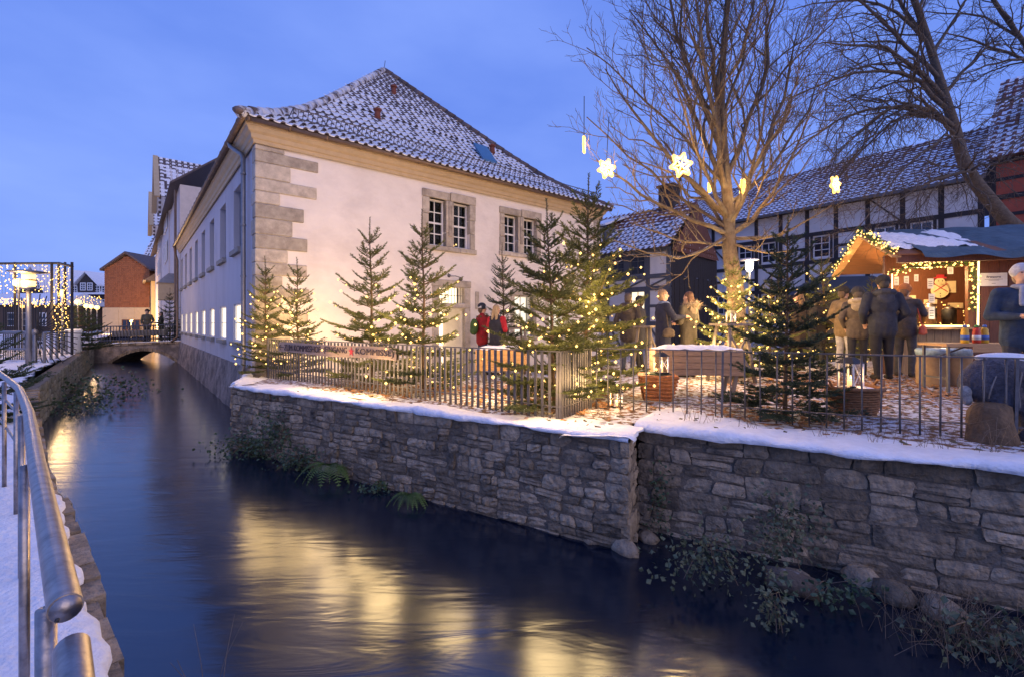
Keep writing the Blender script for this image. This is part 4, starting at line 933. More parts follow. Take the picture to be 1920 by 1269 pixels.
def fir(name, label, x, y, h, spread, seed, lights=0, watt=0, z=None, dens=150, nmat=None, skirt=.07, whorls=None, lo=.05, hi=.8, leader=.16, group='fir trees on the terrace', cat='fir tree'):
    rr = random.Random(seed); z = gz(x, y) if z is None else z; e = empty(name, (x, y, z), rr.uniform(0, 6), label, cat, group)
    lean = Vector((rr.uniform(-.03, .03), rr.uniform(-.03, .03), 1)); tr = lambda t: Vector((lean.x * t * h + .012 * math.sin(t * 9), lean.y * t * h, t * h))
    MB().tube([tr(i / 8) for i in range(9)], [.024 * h / 2.5 * (1 - i / 8.6) + .003 for i in range(9)], 7).build('trunk', FTRUNK, e, True)
    twigs = []; stems = MB(); nw = whorls or max(7, int(h * (5.2 if h < 2.45 else 4.4))); surf = []
    for w in range(nw):
        t = skirt + (1 - leader - skirt) * (w / (nw - 1)) ** 1.12; Lb = spread * 1.12 * (1 - t) ** .75 * rr.uniform(.9, 1.1) + .05
        nb = rr.randint(5, 7) if t < .8 else 5; a0 = rr.uniform(0, 6)
        for b in range(nb):
            a = a0 + 2 * math.pi * b / nb + rr.uniform(-.25, .25); el = -.12 + t * 1.0 + rr.uniform(-.1, .12); L1 = Lb * rr.uniform(.72, 1.15); p = tr(t + rr.uniform(-.012, .012))
            d0 = Vector((math.cos(a) * math.cos(el), math.sin(a) * math.cos(el), math.sin(el))); side = Vector((-math.sin(a), math.cos(a), 0)); pts = []
            ns = max(3, int(L1 / .11))
            for i in range(ns + 1):
                s = i / ns; pts.append(p + d0 * (L1 * s) + Vector((0, 0, .10 * L1 * (s * s) - .16 * L1 * s * (1 - s))) + side * .03 * math.sin(s * 5 + b))
            stems.tube(pts, [.008 * (1 - .75 * i / ns) for i in range(ns + 1)], 3, cap=False)
            for i in range(ns): twigs.append((pts[i], pts[i + 1])) if i / ns > .12 else None
            surf += pts[1:]
            step = .045
            m_ = int(L1 / step)
            for i in range(1, m_):
                s = i / m_; q = pts[min(ns - 1, int(s * ns))].lerp(pts[min(ns, int(s * ns) + 1)], s * ns % 1)
                for sg_ in (-1, 1):
                    if rr.random() < .12 or s < .15: continue
                    ang = rr.uniform(.6, .95); l2 = L1 * (.42 * (1 - s) + .08) * rr.uniform(.6, 1.1); l2 = min(l2, .32)
                    d2 = (pts[-1] - pts[0]).normalized() * math.cos(ang) + side * sg_ * math.sin(ang) + Vector((0, 0, rr.uniform(-.15, .2)))
                    q2 = q + d2.normalized() * l2; twigs.append((q, q2))
                    if l2 > .14:
                        mq = q.lerp(q2, .5)
                        for s2 in (-1, 1): twigs.append((mq, mq + (d2 + side * s2 * .0 + (pts[-1] - pts[0]).normalized() * s2 * .7).normalized() * l2 * .4))
        if w < nw - 1:                                     # short shoots between whorls
            for _ in range(4):
                a = rr.uniform(0, 6.3); tt = t + rr.uniform(.2, .8) / nw * .8; p = tr(tt); l2 = Lb * rr.uniform(.15, .4)
                twigs.append((p, p + Vector((math.cos(a), math.sin(a), rr.uniform(.1, .7))) * l2))
    for i in range(6): twigs.append((tr(1 - leader + leader * i / 6), tr(1 - leader + leader * (i + 1) / 6)))
    stems.build('branches', FTRUNK, e)['kind'] = 'stuff'
    v, f = needles(twigs, dens * 2.6, .027 * (1 + h * .06), .0075, seed); tri_mesh('crown', v, f, nmat or NEEDLE, e)
    if lights:
        rot = e.rotation_euler.z; Rm = Matrix.Rotation(rot, 3, 'Z'); sl = empty('string_lights', (x, y, z), rot, 'warm lights wound through the ' + ' '.join(label.split(',')[0].split()[:11]), 'lights', 'fairy lights on firs'); pts = []
        sel = [p for p in surf if lo * h < p.z < hi * h and math.hypot(p.x, p.y) > .1]
        sel.sort(key=lambda p: p.z + .12 * math.atan2(p.y, p.x)); 
        step = max(1, len(sel) // lights); sel = sel[::step]
        for p in sel: pts.append(p + Vector((p.x * .12, p.y * .12, 0)) + Vector((rr.uniform(-.03, .03), rr.uniform(-.03, .03), rr.uniform(-.03, .03))))
        bulbs(sl, pts, (.0125 + .0012 * y * .45) * 1.22)
        cb = MB(); [cb.tube([a, b], .003, 3, cap=False) for a, b in zip(pts, pts[1:]) if (a - b).length < .35]; 
        if cb.v: cb.build('cable', BLACK, sl)['kind'] = 'stuff'
        nl = 6
        for k in range(nl):
            a = k * 2.09 + .5; t = lo + (hi - lo) * (k + .5) / nl; rad = (spread * (1 - t) ** .75) * 1.05 + .05
            lamp(sl, (math.cos(a) * rad, math.sin(a) * rad, t * h), watt * 4.4 / nl, .26)
    return e
fir('fir_tree', 'young lit fir against the quoined house corner, leftmost of the fence row', X(502, 9.1), 9.1, 2.4, .55, 31, 60, 15, lo=.1, hi=.72)
fir('fir_tree', 'young lit fir beside the corner one, behind the lettered board', X(560, 8.75), 8.75, 2.3, .60, 32, 66, 17, lo=.1, hi=.72)
fir('fir_tree', 'slim fir with lights in front of the blank white wall', X(697, 7.5), 7.5, 2.75, .78, 33, 52, 30, lo=.08, hi=.62)
fir('fir_tree', 'lit fir standing before the bright doorway of the white house', X(795, 6.75), 6.75, 2.68, .78, 34, 105, 36, lo=.05, hi=.62)
fir('fir_tree', 'bare unlit fir close to the house wall beside the standing couple', X(945, 11.6), 11.6, 3.35, .72, 35, 0, dens=110, nmat=NEEDLE2)
fir('fir_tree', 'large green fir at the bend of the metal fence', X(1040, 5.45), 5.45, 2.52, .80, 36, 60, 30, lo=.05, hi=.45, dens=190)
fir('fir_tree', 'tallest fir thick with warm lights behind the fence bend', X(1097, 6.25), 6.25, 3.1, .92, 37, 165, 60, lo=.05, hi=.68, dens=170)
fir('fir_tree', 'dark unlit fir behind the fence near the wicker basket', X(1472, 4.95), 4.95, 2.2, .66, 38, 0, dens=170, nmat=NEEDLE2)
fir('fir_tree', 'bushy fir packed with warm lights around the bare tree trunk', 4.02, 8.35, 2.2, .80, 39, 230, 110, lo=.08, hi=.85, leader=.06, dens=130)
fir('fir_tree', 'pale lit fir between the bare tree and the market stall', X(1548, 10.6), 10.6, 2.8, .8, 40, 90, 30, dens=110)
fir('fir_tree', 'small lit fir behind the queue under the stall canopy', X(1632, 12.4), 12.4, 2.5, .6, 41, 40, 14, dens=90)
fir('fir_tree', 'little lit fir behind the two people in dark coats', X(1128, 12.0), 12.0, 2.2, .6, 42, 40, 12, dens=90)
fir('fir_tree', 'low lit fir behind the round rustic table', X(1442, 9.8), 9.8, 2.1, .7, 43, 70, 18, dens=90, hi=.85)
fir('fir_tree', 'dark fir at the canal bank beside the pergola posts', X(150, 17.5), 17.5, 1.9, .85, 44, 0, dens=110, nmat=NEEDLE2, z=-.1, group='firs on the far bank')
fir('fir_tree', 'second dark fir on the bank before the bridge railing', X(166, 19), 19, 1.75, .85, 45, 0, dens=110, nmat=NEEDLE2, z=-.1, group='firs on the far bank')
fir('fir_tree', 'small fir on the bridge next to the house downpipe', X(318, 24.2), 24.2, 2.9, .7, 46, 0, dens=90, nmat=NEEDLE2, z=.0, group='firs on the far bank')
fir('fir_tree', 'fir reaching in at the picture edge behind the steel railing', -7.45, 6.3, 1.75, .85, 47, 0, dens=150, nmat=NEEDLE2, z=-.42, leader=.1, group='firs on the far bank')

# ---- bare trees
def limb_path(a, b, rr, n=7, sag=.0, wig=.08):
    a = Vector(a); b = Vector(b); L_ = (b - a).length; pts = []; o1 = Vector((rr.uniform(-1, 1), rr.uniform(-1, 1), rr.uniform(-1, 1))) * wig * L_
    for i in range(n + 1):
        t = i / n; pts.append(a.lerp(b, t) + o1 * math.sin(math.pi * t) + Vector((0, 0, sag * L_ * math.sin(math.pi * t))) + Vector((rr.uniform(-1, 1), rr.uniform(-1, 1), rr.uniform(-1, 1))) * .012 * L_ * (0 < i < n))
    return pts
def grow(mb, pts, r0, r1, lvl, rr, up, dens, maxl, droop=0.):
    n = len(pts); sides = (8, 6, 4, 3, 3)[min(lvl, 4)]
    mb.tube(pts, [r0 + (r1 - r0) * (i / (n - 1)) for i in range(n)], sides, cap=lvl > 0)
    L_ = sum((pts[i + 1] - pts[i]).length for i in range(n - 1))
    if lvl >= maxl: return
    k = max(2, int(L_ * dens[lvl])); ph = rr.uniform(0, 6)
    for c in range(k):
        t = .16 + .84 * (c + rr.random()) / k; i = min(n - 2, int(t * (n - 1))); p = pts[i].lerp(pts[i + 1], t * (n - 1) - i); d = (pts[i + 1] - pts[i]).normalized()
        a = ph + c * 2.4 + rr.uniform(-.5, .5); o = d.orthogonal().normalized(); o = Quaternion(d, a) @ o
        dd = (d * rr.uniform(.55, 1.0) + o * rr.uniform(.5, .9) + Vector((0, 0, up * rr.uniform(.3, 1)))).normalized()
        l2 = L_ * rr.uniform(.28, .5) * (1.15 - .65 * t); l2 = max(l2, .16 if lvl > 0 else .4); l2 = min(l2, 1.9 / (lvl + 1) + .15)
        m_ = 5 if l2 > .5 else 3; bend = Vector((0, 0, (up * .35 - droop) * l2)); q = [p + dd * (l2 * j / m_) + bend * (j / m_) ** 2 + Vector((rr.uniform(-1, 1), rr.uniform(-1, 1), rr.uniform(-1, 1))) * .05 * l2 * (j > 0) for j in range(m_ + 1)]
        rb_ = max(.0045, (r0 + (r1 - r0) * t) * rr.uniform(.42, .62)) if lvl < 2 else .005; grow(mb, q, rb_, max(.0028, rb_ * .35), lvl + 1, rr, up, dens, maxl, droop)
def bare_tree(label, trunk, tr_r, limbs, seed, up, dens, maxl, m, droop=0.):
    rr = random.Random(seed); b = trunk[0]; e = empty('bare_tree', b, 0, label, 'tree', 'bare trees'); tp_ = [p - b for p in trunk]
    # smooth the trunk
    sm = []
    for i in range(len(tp_) - 1):
        p0, p1, p2, p3 = tp_[max(0, i - 1)], tp_[i], tp_[i + 1], tp_[min(len(tp_) - 1, i + 2)]
        for s in range(5):
            t = s / 5; sm.append(.5 * ((2 * p1) + (p2 - p0) * t + (2 * p0 - 5 * p1 + 4 * p2 - p3) * t * t + (3 * p1 - p0 - 3 * p2 + p3) * t ** 3))
    sm.append(tp_[-1]); n = len(sm); rad = [tr_r[0] + (tr_r[1] - tr_r[0]) * (i / (n - 1)) ** .62 + (.10 * max(0, 1 - i / 3)) for i in range(n)]
    MB().tube(sm, rad, 12).build('trunk', m, e, True)
    cr = MB()
    for (ts, tgt, r0, sag) in limbs:
        i = min(n - 2, int(ts * (n - 1))); a = sm[i].lerp(sm[i + 1], ts * (n - 1) - i); grow(cr, limb_path(a, tgt - b, rr, 8, sag), r0, .010, 0, rr, up, dens, maxl, droop)
    grow(cr, sm[-6:], rad[-6] * .5, rad[-1] * .8, 0, rr, up, dens, maxl, droop)
    o = cr.build('crown', m, e, True); return e
ty = 8.9
T1 = [Vector((X(1378, ty), ty, -.05)), P(1380, 560, ty), P(1368, 470, ty), P(1366, 400, ty), P(1358, 300, ty), P(1352, 190, ty), P(1358, 80, ty), P(1368, -60, ty), P(1372, -200, ty)]
L1 = [(.30, P(1118, 300, 8.2), 0.050, .02), (.30, P(1150, 450, 7.6), 0.033, -.16), (.27, P(1190, 420, 8.6), 0.030, -.12), (.36, P(1135, 130, 8.8), 0.056, -.05), (.42, P(1180, 20, 9.6), 0.053, -.04), (.5, P(1235, -120, 8.6), 0.046, 0), (.42, P(1270, -160, 8.0), 0.050, -.03),
      (.35, P(1250, 120, 7.6), 0.046, -.04), (.55, P(1300, -220, 9.4), 0.040, 0), (.30, P(1520, 210, 8.4), 0.056, -.1), (.36, P(1500, 40, 9.3), 0.056, -.06), (.46, P(1455, -120, 9.2), 0.053, -.03), (.5, P(1420, -220, 8.4), 0.046, 0), (.29, P(1560, 385, 8.0), 0.040, -.1),
      (.40, P(1560, 110, 10.0), 0.046, -.05), (.33, P(1440, 150, 7.5), 0.043, -.05), (.31, P(1230, 250, 9.9), 0.040, -.03), (.32, P(1100, 220, 8.6), 0.040, -.04), (.28, P(1480, 470, 8.0), 0.026, -.12), (.6, P(1330, -200, 8.3), 0.033, 0), (.44, P(1100, 90, 9.2), 0.033, -.02), (.58, P(1400, -150, 9.6), 0.033, 0)]
bare_tree('big bare tree hung with lit stars, its trunk ringed by a glowing fir', T1, (.21, .025), L1, 51, .42, (3.0, 4.6, 6.5), 3, BARK)
y2 = 12.5
T2 = [Vector((X(1990, y2), y2, -.05)), P(1945, 480, y2), P(1880, 405, y2), P(1815, 320, y2), P(1790, 240, y2), P(1765, 160, y2), P(1735, 60, y2), P(1700, -40, y2 - .5), P(1660, -160, y2 - 1)]
L2 = [(.36, P(1640, 400, 11.0), 0.072, .05), (.50, P(1560, 300, 11.2), 0.072, .16), (.50, P(1440, 330, 11.5), 0.060, .22), (.55, P(1450, 200, 11.8), 0.066, .2), (.58, P(1500, 90, 11.4), 0.066, .12), (.64, P(1560, -40, 11.8), 0.060, .08), (.68, P(1480, 20, 12.6), 0.054, .12), (.74, P(1620, -120, 12.2), 0.054, .05),
      (.6, P(1900, 40, 12.4), 0.054, .06), (.7, P(1860, -80, 12.0), 0.048, 0), (.48, P(1720, 180, 10.8), 0.048, .08), (.44, P(1600, 440, 10.6), 0.036, .14), (.55, P(1640, 120, 13.2), 0.048, .12), (.8, P(1750, -180, 12.6), 0.042, 0), (.52, P(1520, 400, 12.4), 0.042, .2)]
bare_tree('leaning bare tree behind the stall, its limbs arching far out', T2, (.27, .05), L2, 52, .1, (3.4, 5.2, 6.5), 3, BARK2, .25)
y3 = 13.5
T3 = [Vector((X(2180, y3), y3, 0)), P(2120, 380, y3), P(2050, 230, y3), P(1985, 150, y3), P(1920, 80, y3), P(1850, -20, y3), P(1800, -120, y3)]
L3 = [(.5, P(1750, 60, 12.6), 0.054, .1), (.55, P(1700, 30, 13.4), 0.048, .1), (.6, P(1780, 150, 13), 0.048, .12), (.45, P(1830, 240, 12.6), 0.048, .1), (.7, P(1720, -60, 13.4), 0.048, .08), (.8, P(1860, -160, 13.4), 0.042, 0), (.4, P(1850, 330, 12.4), 0.036, .14), (.5, P(1930, 180, 12.2), 0.036, .08)]
bare_tree('bare tree whose twigs hang in from the upper corner beyond the stall', T3, (.13, .04), L3, 53, .1, (3.2, 5.0, 6.2), 3, BARK2, .25)

# ---- lit stars in the big tree
def star(u, v, y, R_, rot, label, watt):
    p = P(u, v, y); e = empty('light_star', p, rot, label, 'star', 'lit stars in the bare tree'); pts = []
    for k in range(12):
        a = math.pi * k / 6 + .26; r_ = R_ if k % 2 == 0 else R_ * .52; pts.append(Vector((math.cos(a) * r_, 0, math.sin(a) * r_)))
    for k in range(12): MB().tube([pts[k], pts[(k + 1) % 12]], .024, 6).build('tube', STAR, e, True)
    for k in range(6): MB().tube([Vector((0, 0, 0)), pts[k * 2] * .8], .012, 5).build('spoke', STAR, e, True)
    MB().tube([Vector((0, 0, R_ * .5)), Vector((.05, 0, R_ + .75))], .007, 4).build('cable', BLACK, e); lamp(e, (0, -.12, 0), watt, .12)
star(1277, 310, 7.9, .22, .2, 'largest lit star, hanging left of the bare tree trunk', 50)
star(1137, 317, 8.0, .175, .3, 'lit star near the roof end of the white house', 45)
star(1095, 272, 8.2, .15, 1.35, 'lit star seen edge-on at the outermost twig', 16)
star(1392, 350, 8.5, .14, 1.45, 'lit star seen edge-on right beside the trunk', 20)
star(1566, 347, 8.3, .16, .5, 'tilted lit star out on the limb above the stall', 35)
star(1330, 352, 8.6, .09, 1.0, 'smallest lit star in the fork of the bare tree', 12)

# ---- plants on the canal wall
def leaves(name, label, centre, n, rad, size, m, seed, cat='plant', hang=0., group='plants at the foot of the terrace wall', leafy=1.):
    g = random.Random(seed); e = empty(name, centre, 0, label, cat, group); mb = MB(); st = MB()
    for k in range(max(5, n // 26)):
        d = Vector((g.gauss(0, rad[0]), g.gauss(0, rad[1]), g.gauss(0, rad[2]))); q = [Vector((d.x * .2, .1, rad[2] * .2)), d * .6 + Vector((0, 0, .05)), d - Vector((0, 0, hang * g.random()))]
        st.tube(q, .003, 3, cap=False)
    st.build('stems', DRY, e)['kind'] = 'stuff'
    for k in range(n):
        c = Vector((g.gauss(0, rad[0]), g.gauss(0, rad[1]), g.gauss(0, rad[2]))); s = size * g.uniform(.5, 1.25)
        d = Vector((g.uniform(-1, 1), g.uniform(-1, .4), g.uniform(-.9, .5))).normalized(); o = d.orthogonal().normalized(); o = Quaternion(d, g.uniform(0, 6)) @ o; nn = d.cross(o) * .25
        mb.add([c, c + d * s * .45 + o * s * .4 + nn * s * .4, c + d * s, c + d * s * .45 - o * s * .4 + nn * s * .4], [(0, 1, 2), (0, 2, 3)])
    mb.build('foliage', m, e)['kind'] = 'stuff'; return e
def wl_pt(u, v): y = F * (CZ - WATER) / (v - HV); return X(u, y), y
LEAFG = mat('grey_green_leaf', (.085, .105, .06), .6, .45, 16)
for i, (u, v, n, rd, sz, hz, m_, lb, hg) in enumerate((
    (1330, 1085, 420, (.2, .07, .11), .042, .24, LEAFG, 'grey-green bramble clump spilling from the wall recess over the water', .1), (1470, 1060, 460, (.15, .06, .17), .038, .36, LEAFG, 'tall tangle of leafy bramble climbing the middle of the near wall', .1),
    (1445, 1150, 260, (.07, .05, .14), .038, .12, LEAFG, 'trailing bramble strand dipping into the dark water', .2), (1560, 1120, 140, (.16, .06, .05), .045, .12, LEAF, 'low green sprigs beside the fallen log', .05),
    (1240, 990, 160, (.06, .05, .2), .04, .35, LEAF, 'ivy climbing the inner corner of the wall', 0), (490, 850, 650, (.3, .1, .12), .05, .12, LEAF, 'dark leafy shrub at the far foot of the terrace wall', .1), (545, 860, 700, (.22, .06, .2), .045, .42, LEAF, 'ivy hanging down the far end of the terrace wall', .1),
    (590, 872, 560, (.26, .1, .1), .05, .12, LEAF, 'leafy clump along the waterline left of the ferns', .1), (180, 745, 700, (.7, .5, .25), .09, .18, LEAF, 'dark bush overhanging the water under the far bank', .15), (150, 770, 350, (.35, .3, .14), .08, .12, LEAF, 'smaller bush at the water below the bank wall', .1),
    (1830, 1190, 300, (.2, .12, .08), .05, .06, LEAFG, 'green weeds among dry grass at the near wall foot', .05), (720, 915, 90, (.12, .05, .04), .04, .05, LEAF, 'tuft of weeds at the waterline beside the fern', 0))):
    x, y = wl_pt(u, v); fw = 0 if u < 300 else .14; x -= fw * .5; y -= fw; leaves('bramble', lb, (x, y, WATER + hz), n, rd, sz, m_, 60 + i, hang=hg)
def fern(u, v, hz, sz, seed, label):
    g = random.Random(seed); x, y = wl_pt(u, v); x -= .07; y -= .13; e = empty('fern', (x, y, WATER + hz), 0, label, 'fern', 'ferns on the canal wall'); 
    for k in range(9):
        a = R(-150 + k * 30 + g.uniform(-12, 12)) - R(30); L_ = sz * g.uniform(.7, 1.1); d = Vector((math.cos(a) * .8, -abs(math.sin(a)) * .5 - .2, 0)); mb = MB(); N_ = 18
        pt = lambda t: d * L_ * t + Vector((0, 0, L_ * (.75 * t - 1.15 * t * t)))
        for j in range(1, N_):
            t = j / N_; p = pt(t); t2 = (pt(t + .05) - pt(t - .05)).normalized(); s_ = t2.cross(Vector((0, 0, 1))).normalized(); w = L_ * .26 * math.sin(math.pi * min(1, t * .92 + .08)) * (1 - t * .35)
            for sg_ in (-1, 1): mb.add([p, p + (s_ * sg_ + t2 * .35) * w + Vector((0, 0, -.15 * w)), p + t2 * (L_ * .045) + s_ * sg_ * w * .2], [(0, 1, 2)])
        mb.tube([pt(j / 6) for j in range(7)], .003, 3, cap=False); mb.build('frond', FERN, e)
fern(635, 890, .16, .5, 1, 'bright green fern at the waterline of the terrace wall'); fern(785, 935, .10, .3, 2, 'small fern at the wall foot right of the big one'); fern(735, 905, .06, .2, 3, 'tiny fern tucked under the wall by the water')
lgx, lgy = wl_pt(1490, 1115); lo_ = empty('log', (lgx, lgy + .05, WATER + .03), R(-22), 'short wet log lying at the foot of the near wall', 'log')
MB().tube([(-.16, 0, .04), (0, .01, .035), (.19, 0, .0)], [.085, .09, .08], 12).build('trunk', BARK2, lo_, True)
def tuft(x, y, z, n, hh, seed, label, m=None, grp='dry grass tufts', spread=.12):
    g = random.Random(seed); e = empty('dry_grass', (x, y, z), 0, label, 'grass', grp); mb = MB()
    for k in range(n):
        b = Vector((g.gauss(0, spread), g.gauss(0, spread * .5), 0)); t = Vector((g.gauss(0, .5), g.gauss(0, .4), 1)) * hh * g.uniform(.4, 1.1); mb.tube([b, b + t * .5 + Vector((0, 0, .1 * hh)), b + t * 1.0 - Vector((0, 0, .25 * t.length * g.random()))], [.0017, .0013, .0008], 3, cap=False)
    o = mb.build('blades', m or DRY, e); o['kind'] = 'stuff'
x, y = wl_pt(1790, 1180); tuft(x, y, WATER, 150, .3, 1, 'pale tangle of dead grass at the near wall foot', spread=.2); x, y = wl_pt(1850, 1225); tuft(x, y, WATER, 130, .26, 2, 'dead grass clump closest to the picture corner', spread=.2)
tuft(-1.35, 2.0, -.75, 9, .42, 3, 'dark bare twigs sticking up from the near kerb', BARK2, spread=.03)
for i, (u, yy) in enumerate(((1395, 4.3), (1540, 4.0), (1600, 4.1), (1640, 3.8), (1720, 3.7), (1770, 3.6), (1855, 3.5), (1290, 4.6), (1120, 4.8), (1330, 4.5))):
    xx = X(u, yy); tuft(xx, yy, gz(xx, yy) + .03, 10, .34, 20 + i, 'withered stalks in the snow strip, %s along the fence' % ('first', 'second', 'third', 'fourth', 'fifth', 'sixth', 'seventh', 'eighth', 'ninth', 'tenth')[i], spread=.06, grp='withered stalks in the snow')
# wood chips and fallen leaves on the terrace and in the snow
def chips(name, poly_box, n, m, seed, size=(.02, .05), lift=.004, kind='stuff', cond=None):
    g = random.Random(seed); mb = MB(); k = 0
    while k < n:
        x = g.uniform(*poly_box[:2]); y = g.uniform(*poly_box[2:]); k += 1
        if not inside_poly(x, y, court) or (cond and not cond(x, y)): continue
        a = g.uniform(0, 6.3); l = g.uniform(*size); w = l * g.uniform(.3, .6); z = gz(x, y) + lift + g.uniform(0, .015); dz = g.uniform(-.4, .4) * l; dx, dy = math.cos(a), math.sin(a)
        mb.add([(x + dx * l + dy * w, y + dy * l - dx * w, z + dz), (x + dx * l - dy * w, y + dy * l + dx * w, z + dz + .006), (x - dx * l - dy * w, y - dy * l + dx * w, z - dz * .3 + .012), (x - dx * l + dy * w, y - dy * l - dx * w, z)], [(0, 1, 2, 3)])
    return tag(mb.build(name, m), 'scattered ' + name.replace('_', ' ') + ' on the terrace ground', kind=kind)
near = lambda x, y: sum(math.exp(-((x - a) ** 2 + (y - b) ** 2) / r) for a, b, r in ((.7, 5.8, .5), (-1.3, 6.9, .5), (2.8, 5.0, .35), (3.4, 6.3, .5), (-2.3, 7.3, .4), (-.1, 6.8, .4), (5.5, 7.5, 2.5), (7, 7.5, 3))) > random.random() * .9
chips('wood_chips', (-4, 10, 3.5, 10), 16000, mat('chip', (.34, .17, .07), .85, .5, 40), 5, cond=near)
chips('fallen_leaves', (-4, 6, 3.4, 7), 900, mat('dead_leaf', (.12, .10, .05), .8, .5, 20), 6, (.015, .03), .055)
# ================================================================== fence, board, stall and furniture
FP = [Vector((-4.7, 8.75, 0)), Vector((.52, 4.83, 0)), Vector((.94, 5.47, 0)), Vector((2.28, 4.92, 0)), Vector((4.33, 3.90, 0)), Vector((6.0, 3.05, 0))]
def bar_me(r_): return MB().tube([(0, 0, 0), (0, 0, .74)], r_, 6).mesh('bar', IRON, True)
BAR = bar_me(.0085); FLAT = MB().box(-.016, .016, -.007, .007, 0, .7).mesh('bar', IRON)
def fence(label, pts, sp, me, top=.72):
    e = empty('metal_fence', pts[0], 0, label, 'fence', 'metal fences along the terrace edge'); o = pts[0]
    seen = []
    for a, b in zip(pts, pts[1:]):
        L_ = (b - a).length; n = max(2, int(L_ / sp)); ang = math.atan2((b - a).y, (b - a).x)
        MB().bar(a - o + Vector((0, 0, top)), b - o + Vector((0, 0, top)), .034, .012).build('top_rail', IRON, e); MB().bar(a - o + Vector((0, 0, .13)), b - o + Vector((0, 0, .13)), .026, .01).build('lower_rail', IRON, e)
        for i in range(n):
            p = a.lerp(b, (i + .5) / n); q = link('bar', me, e); q.location = (p.x - o.x, p.y - o.y, gz(p.x, p.y) - .03); q.rotation_euler = (rng.uniform(-.012, .012), rng.uniform(-.012, .012), ang); q.scale = (1, 1, (top - gz(p.x, p.y) + .03) / .74 if me is BAR else (top - gz(p.x, p.y) + .02) / .7)
        for p in ([a, b] if not seen else [b]): seen.append(p); MB().bar(p + (b - a).normalized() * (.012 if p is a else -.012) - o + Vector((0, 0, -.1)), p - o + Vector((0, 0, top)), .022, .022).build('post', IRON, e)
fence('closely barred metal fence from the house corner to the fence bend', [FP[0], FP[1]], .092, FLAT); fence('short return of dense bars at the fence bend under the big fir', [FP[1], FP[2]], .062, FLAT); fence('wide-spaced grey bar fence running past the baskets to the plush figure', FP[2:], .135, BAR)
fd = Vector((.8, -.6, 0)); fn = Vector((-.6, -.8, 0)); s0 = FP[0] + fd * .54 + fn * .05
sb = empty('painted_board', s0, math.atan2(-.6, .8), 'long weathered board with painted lettering and a red star on the fence', 'sign')
OLDW = mat('board_wood', (.34, .26, .21), .85, .25, 7, .004, 30, stretch=(.6, 6, 6)); mb = MB()
for k in range(18):
    xa, xb = k * 3.34 / 18, (k + 1) * 3.34 / 18; w = lambda x: .012 * math.sin(x * 2.6 + .5); q = lambda x: .006 * math.sin(x * 5)
    mb.hexa([(xa, q(xa), .495 + w(xa)), (xb, q(xb), .495 + w(xb)), (xb, .022 + q(xb), .495 + w(xb)), (xa, .022 + q(xa), .495 + w(xa)), (xa, q(xa), .672 + w(xa) * .6), (xb, q(xb), .672 + w(xb) * .6), (xb, .022 + q(xb), .672 + w(xb) * .6), (xa, .022 + q(xa), .672 + w(xa) * .6)])
mb.build('plank', OLDW, sb)
INK = mat('dark_lettering', (.045, .035, .05), .8, .3, 30); REDP = mat('red_paint', (.45, .03, .05), .7, .2, 20)
TS = bpy.data.scenes.new('tmp_eval')
def evaluate(o):
    TS.collection.objects.link(o); vl = TS.view_layers[0]; vl.update(); me = bpy.data.meshes.new_from_object(o.evaluated_get(vl.depsgraph)); bpy.data.objects.remove(o); return me
def text_mesh(s, x0, x1, z0, z1, y, m, parent, name='lettering'):
    c = bpy.data.curves.new(name, 'FONT'); c.body = s; c.size = 1; c.extrude = .004; t = bpy.data.objects.new('tmp', c); me = evaluate(t)
    co = np.empty(len(me.vertices) * 3); me.vertices.foreach_get('co', co); co = co.reshape(-1, 3); mn, mx2 = co.min(0), co.max(0)
    nv = np.empty_like(co); nv[:, 0] = x0 + (co[:, 0] - mn[0]) / (mx2[0] - mn[0]) * (x1 - x0); nv[:, 2] = z0 + (co[:, 1] - mn[1]) / (mx2[1] - mn[1]) * (z1 - z0); nv[:, 1] = y - co[:, 2]
    me.vertices.foreach_set('co', nv.ravel()); me.materials.clear(); me.materials.append(m); o = link(name, me, parent); o['kind'] = 'stuff'; return o
text_mesh('ZUM KOMMISSHOF', .22, 1.42, .535, .64, -.012, INK, sb); text_mesh('(EINGANG', 1.52, 2.17, .53, .645, -.012, INK, sb); text_mesh('KOMMISSE)', 2.40, 3.30, .525, .645, -.012, INK, sb)
MB().bar((.05, -.009, .588), (.2, -.009, .588), .006, .012).bar((.03, -.009, .588), (.08, -.009, .63), .006, .012).bar((.03, -.009, .588), (.08, -.009, .545), .006, .012).build('arrow', INK, sb)
MB().prism([(2.285 + (.075 if k % 2 == 0 else .03) * math.sin(math.pi * k / 5), -.009, .585 + (.075 if k % 2 == 0 else .03) * math.cos(math.pi * k / 5)) for k in range(10)], (0, -.005, 0)).build('star', REDP, sb)

